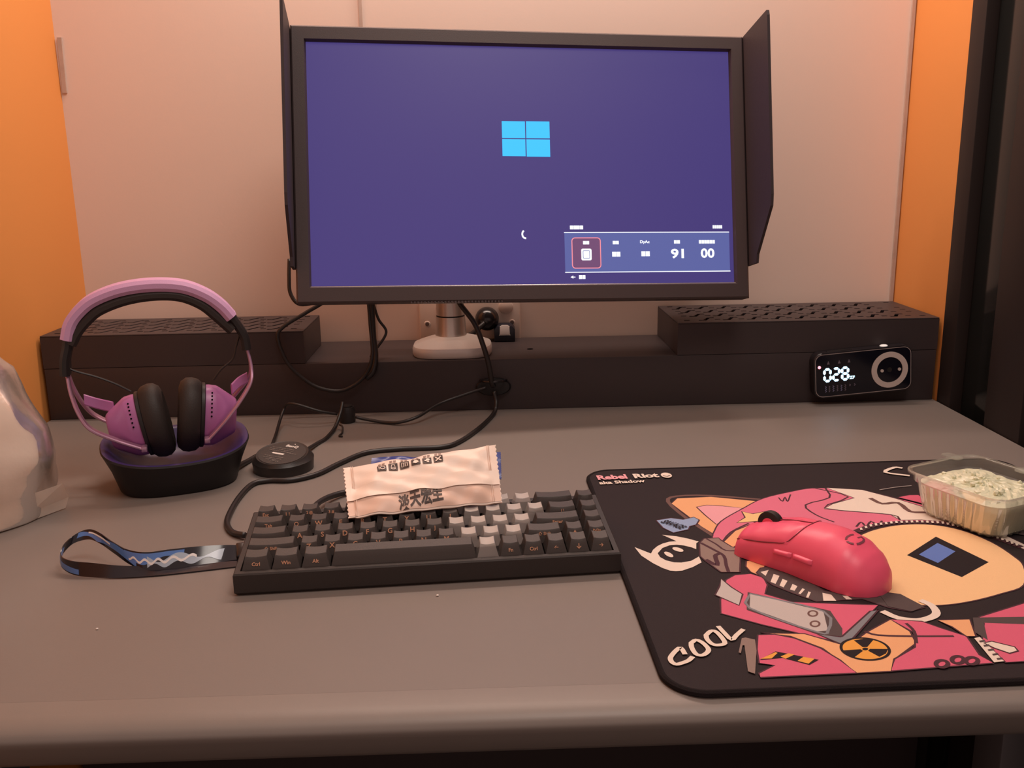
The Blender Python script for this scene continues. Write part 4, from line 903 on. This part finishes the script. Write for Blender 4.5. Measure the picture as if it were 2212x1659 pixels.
('rivet','brown','p',0,[239.9,623.4,239.1,621.8,238.1,620.4,236.8,619.4,235.4,618.7,234.1,618.6,232.9,618.9,232.1,619.7,231.6,620.8,231.5,622.3,231.8,623.8,232.5,625.4,233.6,626.8,234.9,627.9,236.3,628.5,237.6,628.7,238.8,628.4,239.6,627.6,240.1,626.4,240.2,624.9]),
('rivet_center','lightgrey','p',0,[238.3,623.5,237.8,622.5,237.2,621.7,236.4,621.1,235.6,620.7,234.8,620.6,234.1,620.8,233.6,621.3,233.2,622.0,233.2,622.8,233.4,623.7,233.8,624.7,234.4,625.5,235.2,626.1,236.1,626.5,236.9,626.6,237.6,626.4,238.1,625.9,238.4,625.2,238.5,624.4]),
('chevron','slate','p',0,[232.9,608.0,247.0,603.4,248.7,604.2,283.5,640.6,290.8,642.8,249.0,593.7,243.5,594.0]),
('ring','cream','s',6,[292.4,640.1,299.6,628.9,312.5,624.4,324.8,628.6,331.4,635.5,332.9,647.3,328.4,655.9]),
('strap_tongue','darkgrey','p',0,[301.9,670.6,317.8,667.1,326.9,645.4,314.2,638.1,299.9,647.1]),
('body_orange','orange','p',0,[192.5,612.5,223.3,609.5,243.3,593.4,251.3,594.1,267.8,608.8,292.8,626.9,299.4,608.4,296.3,591.4,272.5,571.2,263.8,556.1,239.9,555.2,228.8,588.5,212.2,606.4]),
('body_rose','rose','p',0,[189.6,609.8,201.8,609.9,214.1,603.4,227.5,588.6,235.3,572.0,239.9,555.2,175.4,553.5,175.7,558.9,189.2,568.2,179.5,571.4,183.2,589.8]),
('body_rose','rose','p',0,[292.8,626.9,314.6,622.4,324.0,611.3,335.9,598.9,331.7,573.0,335.7,562.3,263.6,556.3,271.9,571.2,292.9,586.1,301.7,605.3]),
('body_rose','rose','p',0,[358.9,626.5,403.9,646.2,452.9,666.2,475.6,641.0,463.8,581.4,446.1,566.2,397.3,565.1,356.8,563.1,344.0,562.6,343.5,592.8,357.5,616.8]),
('seam','plum','s',2.5,[266.9,610.3,274.5,604.1,299.0,601.1,326.9,599.5]),
('seam','plum','s',2.5,[296.3,591.4,302.2,608.2,301.7,620.2]),
('collar','orange','p',0,[326.6,623.6,350.5,623.3,342.3,598.3,335.4,598.7,332.1,612.9]),
('dark_lapel','darkgrey','p',0,[353.9,625.6,391.6,624.5,430.8,618.4,424.4,608.2,385.4,613.6,357.8,617.4,347.6,592.5,344.4,604.2]),
('sign','amber','p',0,[272.9,581.2,271.0,578.2,268.5,575.5,265.5,573.4,262.1,571.9,258.5,571.0,254.9,570.9,251.4,571.4,248.2,572.7,245.5,574.6,243.4,577.0,241.9,579.9,241.2,583.0,241.4,586.4,242.4,589.7,244.1,592.8,246.6,595.6,249.7,597.8,253.2,599.5,256.9,600.4,260.7,600.6,264.3,600.0,267.6,598.7,270.4,596.6,272.5,594.1,273.8,591.1,274.3,587.8,274.0,584.5]),
('sign_blade','ink','p',0,[261.0,585.4,273.3,584.5,269.5,578.7,263.1,574.5,258.7,583.0]),
('sign_blade','ink','p',0,[255.2,583.0,245.5,574.4,241.7,578.5,241.6,584.4,254.4,585.3]),
('sign_blade','ink','p',0,[256.9,587.9,254.5,597.7,262.1,599.4,268.6,597.8,260.1,587.9]),
('sign_center','ink','p',0,[259.8,585.3,259.4,584.7,258.9,584.2,258.3,583.8,257.6,583.6,257.0,583.5,256.4,583.7,255.9,584.0,255.6,584.4,255.5,584.9,255.7,585.5,256.0,586.1,256.5,586.6,257.1,587.0,257.8,587.2,258.5,587.3,259.1,587.1,259.5,586.8,259.8,586.4,259.9,585.9]),
('sign_rim','ink','c',2,[272.9,581.2,271.0,578.2,268.5,575.5,265.5,573.4,262.1,571.9,258.5,571.0,254.9,570.9,251.4,571.4,248.2,572.7,245.5,574.6,243.4,577.0,241.9,579.9,241.2,583.0,241.4,586.4,242.4,589.7,244.1,592.8,246.6,595.6,249.7,597.8,253.2,599.5,256.9,600.4,260.7,600.6,264.3,600.0,267.6,598.7,270.4,596.6,272.5,594.1,273.8,591.1,274.3,587.8,274.0,584.5]),
('hazard','ink','p',0,[181.0,575.2,195.2,585.8,220.9,573.1,212.4,566.9,197.3,576.9]),
('hazard_stripe','amber','p',0,[182.1,576.5,194.9,584.8,195.9,583.6,189.6,576.5]),
('hazard_stripe','amber','p',0,[196.5,578.8,203.2,582.7,206.8,580.8,198.9,575.5]),
('hazard_stripe','amber','p',0,[206.1,572.4,211.8,577.4,218.4,574.3,212.3,568.4]),
('zip_strip','cream','p',0,[339.5,595.6,344.2,597.0,343.6,563.9,336.2,562.8]),
('zip_gap','darkgrey','p',0,[340.7,591.5,345.1,592.4,344.8,590.2,340.3,589.3]),
('zip_gap','darkgrey','p',0,[340.6,585.4,345.0,586.3,344.7,584.1,340.2,583.2]),
('zip_gap','darkgrey','p',0,[340.5,579.4,344.9,580.2,344.6,578.1,340.1,577.3]),
('zip_gap','darkgrey','p',0,[340.5,573.5,344.8,574.3,344.4,572.2,340.0,571.4]),
('zip_gap','darkgrey','p',0,[340.4,567.7,344.6,568.5,344.3,566.4,339.9,565.6]),
('zip_pull','cream','p',0,[342.7,588.6,349.3,590.5,360.9,582.0,360.3,576.6,352.9,573.8,346.0,581.5]),
('patch','plum','c',3,[304.8,562.8,303.4,560.9,301.6,559.4,299.6,558.6,297.9,558.7,296.7,559.7,296.3,561.3,296.9,563.3,298.2,565.2,300.0,566.7,302.1,567.5,303.8,567.4,305.0,566.4,305.3,564.8]),
('patch','plum','c',3,[317.8,567.2,316.4,565.3,314.6,563.7,312.5,563.0,310.8,563.1,309.6,564.0,309.3,565.7,309.9,567.7,311.2,569.6,313.1,571.2,315.2,572.0,317.0,571.9,318.1,570.9,318.4,569.2]),
('patch','plum','c',3,[326.5,565.4,325.0,563.5,323.1,562.0,321.1,561.2,319.4,561.3,318.2,562.2,317.9,563.9,318.5,565.9,319.9,567.8,321.8,569.3,323.9,570.1,325.7,570.0,326.8,569.0,327.1,567.4]),
('letter_c','cream','s',3.6,[132.2,585.3,131.0,594.3,127.3,591.2,123.1,585.1,121.0,580.5,121.2,575.5,123.6,572.7,127.6,574.1,132.7,577.1,136.8,582.1]),
('letter_o','cream','c',3.6,[139.7,600.6,144.0,604.5,147.7,600.5,149.8,592.1,147.9,587.0,143.5,583.4,139.7,585.4,138.7,594.2]),
('letter_o','cream','c',3.6,[152.6,610.8,157.4,616.7,160.7,615.9,162.8,608.2,163.2,598.9,158.0,596.5,154.1,598.2,152.1,604.9]),
('letter_l','cream','s',3.6,[164.4,623.8,166.5,613.5,169.2,603.5,174.1,609.5,181.5,618.1]),
('pocket_strip','taupe','p',0,[169.4,585.7,176.8,605.0,179.7,605.8,185.6,602.5,182.3,587.2,172.9,557.6,169.1,560.9,176.0,595.0,174.7,595.1,170.7,584.5]),
('arrow','cream','s',4.5,[449.3,963.1,441.5,965.9,425.3,951.1,446.1,938.1]),
('line','lightgrey','s',1,[397.1,897.8,416.1,904.2,434.6,907.8]),
('far_panel','rose','p',0,[406.2,875.2,419.9,880.8,429.5,880.0,430.8,841.1,420.1,859.5]),
('side_panel','darkgrey','p',0,[441.0,808.5,453.6,804.4,473.7,803.0,481.8,783.6,476.0,773.3,452.2,785.6]),
('seam','plum','s',2,[430.8,824.0,435.5,812.1,438.3,791.2]),
]

teeth = {}
OUTL = ('ear_panel', 'inner_panel', 'dome', 'pale_panel', 'star', 'band', 'oval', 'lower_panel', 'peach_tab', 'buckle', 'cuff', 'collar', 'body_rose', 'body_orange', 'chevron', 'tag', 'strap_band', 'zip_pull', 'far_panel')
zl = MT + .00008
for i, (nm, col, kind, w_, fl_) in enumerate(PRINTS):
    pts = [PINV @ Vector((fl_[k] / 1000, fl_[k + 1] / 1000, 0)) for k in range(0, len(fl_), 2)]
    pts = [(max(-PADW / 2 + .004, min(PADW / 2 - .004, p.x)), max(-PADD / 2 + .004, min(PADD / 2 - .004, p.y))) for p in pts]
    if nm in ('tooth', 'zip_gap'):
        teeth.setdefault((nm, col), []).append(pts); continue
    zl += .000012
    bm = bmesh.new()
    if nm in ('oval', 'dome'): pts = [(p.x, p.y) for p in catmull([Vector((x, y, 0)) for x, y in pts + pts[:1]], 4)][:-1]
    if kind == 'p':
        f_ = add_poly(bm, pts, zl); bmesh.ops.triangulate(bm, faces=[f_])
    else:
        sm = [(p.x, p.y) for p in catmull([Vector((x, y, 0)) for x, y in (pts + pts[:1] if kind == 'c' else pts)], 3)]
        if kind == 'c': sm = sm[:-1]
        add_stroke(bm, sm, w_ / 1000, zl, kind == 'c')
    obj('printed_' + nm, bm, PM[col], pad)
    if kind == 'p' and nm in OUTL:
        zl += .000012; bm = bmesh.new(); add_stroke(bm, pts, .0014, zl, True); obj('printed_outline', bm, PM['plum'], pad)
for (nm, col), L in teeth.items():
    zl += .000012; bm = bmesh.new()
    for pts in L: add_poly(bm, pts, zl)
    o = obj('printed_zip_teeth' if nm == 'tooth' else 'printed_zip_gaps', bm, PM[col], pad); o['kind'] = 'stuff'
zl += .00002
def mat_text(nm, body, cx, cy, wd, h, col, rot=0.0, bold=.03, it=0.0):
    p = PINV @ Vector((cx / 1000, cy / 1000, 0)); return text(nm, body, wd / 1000, h / 1000, PM[col], pad, Matrix.Translation((p.x, p.y, zl)) @ Matrix.Rotation(R(rot), 4, 'Z'), bold, it)
mat_text('printed_lettering', 'Rebel', 131.5, 957.5, 32, 14.5, 'lightpink', 2.5, .045); mat_text('printed_lettering', 'Riot', 168.5, 959.5, 27, 14.5, 'cream', 2.5, .045)
mat_text('printed_lettering', 'aka Shadow', 140, 941.5, 49, 9.5, 'cream', 3.0, .03)
mat_text('printed_lettering', 'SAVAGE', 171, 820.5, 25, 9.5, 'ink', -50, .03, .3)
p = PINV @ Vector((.1905, .9590, 0)); bm = bmesh.new(); add_poly(bm, [(p.x + .0058 * cos(a_ * pi / 9), p.y + .0085 * sin(a_ * pi / 9)) for a_ in range(18)], zl); obj('printed_badge', bm, PM['cream'], pad)
bm = bmesh.new(); add_stroke(bm, [(p.x - .004, p.y - .001), (p.x, p.y - .004), (p.x + .004, p.y - .001)], .0016, zl + .00002); obj('printed_badge_line', bm, PM['ink'], pad)

# ------------------------------------------------------------------ mouse
m_mouse = M('matte_pink_plastic', (0.86, 0.110, 0.195), 0.38, spec=0.45, bump=0.05, bscale=1500)
m_mseam = M('mouse_seam', (0.20, 0.02, 0.035), 0.6)
MZ = MT + .0008
mouse = thing('computer_mouse', 'matte pink wireless mouse resting on the black mat', 'mouse', (0.2690, 0.7180, MZ), R(38))
ML = .125
def msurf(t, a, lift=0.0):
    """t 0 (nose) .. 1 (tail), a -1 (right edge) .. 1 (left edge): point on the mouse shell"""
    y = ML / 2 - t * ML
    def interp(tab):
        for (t0, v0), (t1, v1) in zip(tab, tab[1:]):
            if t <= t1:
                k = (t - t0) / (t1 - t0); k = k * k * (3 - 2 * k) * .5 + k * .5; return v0 + (v1 - v0) * k
        return tab[-1][1]
    hw = interp([(0, .0265), (.05, .0295), (.2, .0302), (.42, .0288), (.62, .0305), (.78, .0310), (.88, .0272), (.95, .0198), (.985, .0122), (1, .0045)])
    hh = interp([(0, .0215), (.04, .0245), (.15, .0295), (.35, .0362), (.52, .0392), (.64, .0395), (.78, .0360), (.88, .0290), (.95, .0212), (.985, .0145), (1, .0090)])
    ang = a * pi / 2
    e = 2.6; c, s_ = cos(ang), sin(ang)
    x = -hw * math.copysign(abs(s_) ** (2 / e), s_); z = hh * abs(c) ** (2 / 2.3)
    # waist: the flanks pull in a little below the widest line
    f = 1 - .10 * max(0, 1 - z / (hh * .55)) * (1 - abs(2 * t - 1) ** 3)
    crown = .0035 * (1 - abs(2 * t - 1)) * 0
    pnt = Vector((x * f, y, z + crown))
    if lift:
        d1 = msurf(min(1, t + .004), a) - msurf(max(0, t - .004), a); d2 = msurf(t, min(1, a + .01)) - msurf(t, max(-1, a - .01)); n_ = d2.cross(d1)
        if n_.z < 0 and abs(a) < .8: n_ = -n_
        if n_.dot(Vector((pnt.x, 0, pnt.z + .002))) < 0: n_ = -n_
        if n_.length > 1e-12: pnt = pnt + n_.normalized() * lift
    return pnt
bm = bmesh.new(); V = []
ts = [0, .006, .02] + [.04 + .92 * i / 34 for i in range(35)] + [.975, .988, .996, 1]
for t_ in ts: V.append([bm.verts.new(msurf(t_, -1 + 2 * j / 30)) for j in range(31)])
for A, B in zip(V, V[1:]):
    for j in range(30): bm.faces.new((A[j], A[j + 1], B[j + 1], B[j]))
bm.faces.new(V[0]); bm.faces.new(V[-1][::-1]); bm.faces.new([r_[0] for r_ in V] + [r_[-1] for r_ in reversed(V)])
obj('shell', bm, m_mouse, mouse, True)
def patch(nm, t0f, t1f, a0, a1, lift, mat, parent, nt_=18, na=12, edge=True):
    bm = bmesh.new(); V = []
    for i in range(nt_ + 1):
        r_ = []
        for j in range(na + 1):
            a = a0 + (a1 - a0) * j / na; t0_, t1_ = t0f(a), t1f(a); t_ = t0_ + (t1_ - t0_) * i / nt_
            ed = min(i, nt_ - i, 2, j, na - j)
            r_.append(bm.verts.new(msurf(t_, a, lift * (0.05, .8, 1)[ed])))
        V.append(r_)
    for A, B in zip(V, V[1:]):
        for j in range(na): bm.faces.new((A[j], A[j + 1], B[j + 1], B[j]))
    return obj(nm, bm, mat, parent, 'all')
patch('main_button', lambda a: .004, lambda a: .46 - .10 * abs(a), .060, .60, .0010, m_mouse, mouse, 22)
patch('main_button', lambda a: .004, lambda a: .46 - .10 * abs(a), -.60, -.060, .0010, m_mouse, mouse, 22)
patch('side_button', lambda a: .315, lambda a: .450, .700, .790, .0026, m_mouse, mouse, 12, 6)
patch('side_button', lambda a: .462, lambda a: .610, .700, .790, .0026, m_mouse, mouse, 12, 6)
def seam(pts, wd, nm='seam'):
    bm = bmesh.new(); tube(bm, [msurf(t_, a, .00025) for t_, a in pts], wd, 6, 4); obj(nm, bm, m_mseam, mouse)
seam([(.0, .62), (.1, .615), (.2, .61), (.30, .60), (.385, .56), (.43, .40), (.455, .2), (.465, 0), (.455, -.2), (.43, -.4), (.385, -.56), (.30, -.60), (.1, -.615), (0, -.62)], .00045)
seam([(.0, 0), (.15, 0), (.3, 0), (.465, 0)], .0005)
wc = msurf(.17, 0)
bm = bmesh.new(); lathe(bm, [(.0, -.0038), (.0095, -.0038), (.0115, -.0030), (.0118, 0), (.0115, .0030), (.0095, .0038), (0, .0038)], 28, mw=Matrix.Translation((0, wc.y + .004, wc.z - .0045)) @ Matrix.Rotation(pi / 2, 4, 'Y'))
wh = obj('scroll_wheel', bm, M('wheel_rubber', (.016, .012, .013), .5), mouse, True)
bm = bmesh.new(); lathe(bm, [(.0, -.0042), (.0062, -.0042), (.0062, .0042), (0, .0042)], 20, mw=Matrix.Translation((0, wc.y + .004, wc.z - .0045)) @ Matrix.Rotation(pi / 2, 4, 'Y')); obj('wheel_hub', bm, m_mouse, wh, True)
gl_ = [(cos(R(x)), sin(R(x))) for x in range(60, 301, 20)] + [(1.0 * cos(R(320)), 1.0 * sin(R(320))), (.95, -.05), (.30, -.05)]
bm = bmesh.new(); L, Rr = strokepoly(gl_, .30)
def on_m(p): return msurf(.765 - p.y * .042, -p.x * .13 , .00035)
A = [bm.verts.new(on_m(p)) for p in L]; B = [bm.verts.new(on_m(p)) for p in Rr]
for i in range(len(A) - 1):
    if i in (4, 8): continue
    bm.faces.new((A[i], A[i + 1], B[i + 1], B[i]))
obj('logo_mark', bm, M('logo_grey_red', (.20, .05, .075), .4), mouse)

# ------------------------------------------------------------------ clear tray of crushed ice
m_tray = M_sheer('clear_tray_plastic', (0.86, 0.86, 0.74), 0.80, 0.10, 0.10, 0.5)
m_ice = M('pale_green_crushed_ice', (0.82, 0.82, 0.60), 0.32, spec=0.5, var=0.06, vscale=90, bump=0.35, bscale=300, trans=0.15)
TC = Vector((.4580, .8150, MT + .0011)); TR_ = R(-66)
tray = thing('plastic_tray', 'clear ribbed plastic tray standing on the far corner of the mouse mat', 'tray', TC, TR_)
TA, TB, TH = .0510, .0455, .0410
def wavy(a, b, k, amp, nw=36, per=180):
    out = []
    base = rrect(2 * a, 2 * b, .016, 10); P = [Vector(p) for p in base]; n = len(P)
    d = [0]
    for i in range(n): d.append(d[-1] + (P[(i + 1) % n] - P[i]).length)
    tot = d[-1]; j = 0
    for s_ in range(per):
        q_ = tot * s_ / per
        while d[j + 1] < q_: j += 1
        u_ = (q_ - d[j]) / max(1e-9, d[j + 1] - d[j]); p = P[j].lerp(P[(j + 1) % n], u_); t_ = (P[(j + 1) % n] - P[j]).normalized() if (P[(j + 1) % n] - P[j]).length > 1e-9 else Vector((1, 0))
        o_ = Vector((t_.y, -t_.x)); p = p + o_ * amp * cos(2 * pi * nw * s_ / per)
        out.append((p.x, p.y))
    return out
bm = bmesh.new()
loft(bm, [[(x, y, z) for x, y in wavy(a, b, 0, amp)] for a, b, z, amp in ((TA * .70, TB * .68, .0006, .0009), (TA * .79, TB * .77, .0006, .0010), (TA * .83, TB * .81, .004, .0010), (TA * .90, TB * .89, .022, .0007), (TA * .93, TB * .92, .0300, .0002), (TA * .975, TB * .97, .0315, 0), (TA * .985, TB * .98, TH - .002, 0), (TA * 1.0, TB * 1.0, TH, 0), (TA * 1.05, TB * 1.06, TH, 0), (TA * 1.055, TB * 1.065, TH - .0018, 0))], True, False)
obj('tray_shell', bm, m_tray, tray, True)
bm = bmesh.new(); tube(bm, [(x, y, TH + .0003) for x, y in (lambda q: q + q[:1])(rrect(2 * TA * 1.05, 2 * TB * 1.06, .0165, 6))], .0009, 6, 1); obj('tray_rim', bm, m_tray, tray, True)
bm = bmesh.new(); prism(bm, rrect(.020, .012, .004, 4, -TA * 1.05 - .003, TB * .55), TH - .0006, TH + .0006); obj('rim_tab', bm, m_tray, tray)
bm = bmesh.new(); prism(bm, rrect(.012, .020, .004, 4, TA * .1, TB * 1.08), TH - .0006, TH + .0006); obj('rim_tab', bm, m_tray, tray)
rnd = random.Random(7)

bm = bmesh.new(); base = wavy(TA * .82, TB * .80, 0, 0, per=60); lv = [(0.93, .0010), (0.985, .003), (1.085, .024), (1.10, .0305)]
Rg = loft(bm, [[(x * k, y * k, z) for x, y in base] for k, z in lv], True, False)
prev = Rg[-1]
for m_, kk in enumerate((.95, .88, .80, .72, .64, .56, .48, .40, .32, .24, .16, .08)):
    cur = [bm.verts.new((x * 1.06 * kk + rnd.uniform(-.0008, .0008), y * 1.06 * kk + rnd.uniform(-.0008, .0008), .0310 + .0065 * (1 - kk) ** .5 + rnd.uniform(-.0010, .0012))) for x, y in base]
    for i in range(60): bm.faces.new((prev[i], prev[(i + 1) % 60], cur[(i + 1) % 60], cur[i]))
    prev = cur
bm.faces.new(prev)
o = obj('ice_mass', bm, m_ice, None, False); o.location = TC; o.rotation_euler = (0, 0, TR_)
for k in range(26):
    a_ = rnd.uniform(0, 2 * pi); q_ = rnd.uniform(0, 1) ** .5 * .92; bx_, by_ = TA * .84 * q_ * cos(a_), TB * .82 * q_ * sin(a_)
    bm2 = bmesh.new(); bmesh.ops.create_icosphere(bm2, subdivisions=1, radius=rnd.uniform(.0015, .0032))
    for v in bm2.verts: v.co *= rnd.uniform(.7, 1.2)
    bmesh.ops.transform(bm2, matrix=Matrix.Translation((bx_, by_, .0345 + .004 * (1 - q_) + rnd.uniform(-.001, .0015))) , verts=bm2.verts[:])
    tmp = bpy.data.meshes.new('t'); bm2.to_mesh(tmp); bm2.free(); bm3 = bmesh.new(); bm3.from_mesh(o.data); bm3.from_mesh(tmp); bm3.to_mesh(o.data); bm3.free(); bpy.data.meshes.remove(tmp)
tag(o, 'pale green slushy contents filling the clear tray', 'food', kind='stuff'); o.name = 'slushy_food'

# ------------------------------------------------------------------ crumpled carrier bag at the left edge
m_bag = M_sheer('milky_bag_film', (0.92, 0.80, 0.70), 0.16, 0.26, 0.20, 0.35, 0.35, 30)
bag = thing('plastic_bag', 'crumpled milky plastic carrier bag at the left end of the desk', 'bag', (-0.535, 0.905, 0.0))
bm = bmesh.new(); rnd = random.Random(11); NA = 14
prof = [(.0, .096), (.004, .104), (.024, .107), (.050, .115), (.062, .117), (.085, .108), (.118, .094), (.145, .080), (.165, .066), (.190, .048), (.210, .030), (.225, .018), (.250, .026)]
ang = [2 * pi * i / NA + rnd.uniform(-.06, .06) for i in range(NA)]
pl = [rnd.uniform(-1, 1) for _ in range(NA)]
loops = []
for k, (z, r_) in enumerate(prof):
    lp_ = []
    for i in range(NA):
        a_ = ang[i]; j = rnd.uniform(-.0055, .0055) + .0065 * pl[i] * (1 if i % 2 else -1) * (.4 + .6 * (z > .03))
        rr = r_ + (j if r_ > .03 else j * .3)
        x, y = rr * cos(a_) * .95, rr * sin(a_) * .72
        if z < .03: x *= 1.0; 
        lp_.append((x, y, max(0.0004, z + rnd.uniform(-.003, .003) * (k > 1))))
    loops.append(lp_)
loft(bm, loops, True, False)
cl = bm.edges.layers.float.get('crease_edge') or bm.edges.layers.float.new('crease_edge')
for e in bm.edges: e[cl] = rnd.choice((0, 0, .25, .55, .8))
o = obj('bag_film', bm, m_bag, bag, 'all')
ss = o.modifiers.new('soft', 'SUBSURF'); ss.levels = 2; ss.render_levels = 2
bm = bmesh.new(); lathe(bm, [(0, .001), (.060, .001), (.066, .01), (.070, .055), (.055, .085), (0, .092)], 24, sy=.62); obj('bag_contents', bm, M('pale_takeaway_box', (.62, .52, .45), .6), bag, True, mw=Matrix.Translation((-.02, 0, 0)))
bm = bmesh.new(); V = [(.088, -.030, .030), (.112, -.004, .033), (.1075, .014, .012), (.104, .012, .0012), (.072, -.045, .0012), (.055, -.058, .0015), (.060, -.050, .018)]
vs = [bm.verts.new(v) for v in V]; c_ = bm.verts.new((.086, -.022, .010))
for i in range(len(vs)): bm.faces.new((vs[i], vs[(i + 1) % len(vs)], c_))
obj('bag_corner', bm, m_bag, bag, False)

# ------------------------------------------------------------------ crumbs on the desk
m_cr = M('white_crumb', (.85, .78, .72), .6)
for (x, y, s_), lb in zip(((-.0435, .6957, .0010), (-.2971, .6561, .0009)), ('tiny white crumb on the desk just in front of the keyboard', 'tiny white crumb on the bare desk at lower left')):
    bm = bmesh.new(); bmesh.ops.create_icosphere(bm, subdivisions=1, radius=s_, matrix=Matrix.Translation((x, y, s_ * .8)) @ Matrix.Diagonal((1.3, 1, .8, 1)))
    tag(obj('crumb', bm, m_cr, None, 'all'), lb, 'crumb', 'crumbs on the desk')

# ------------------------------------------------------------------ lift the whole place so that the floor is at z = 0
for o in bpy.data.objects:
    if o.parent is None and o.type in ('MESH', 'EMPTY'): o.location.z += Z0
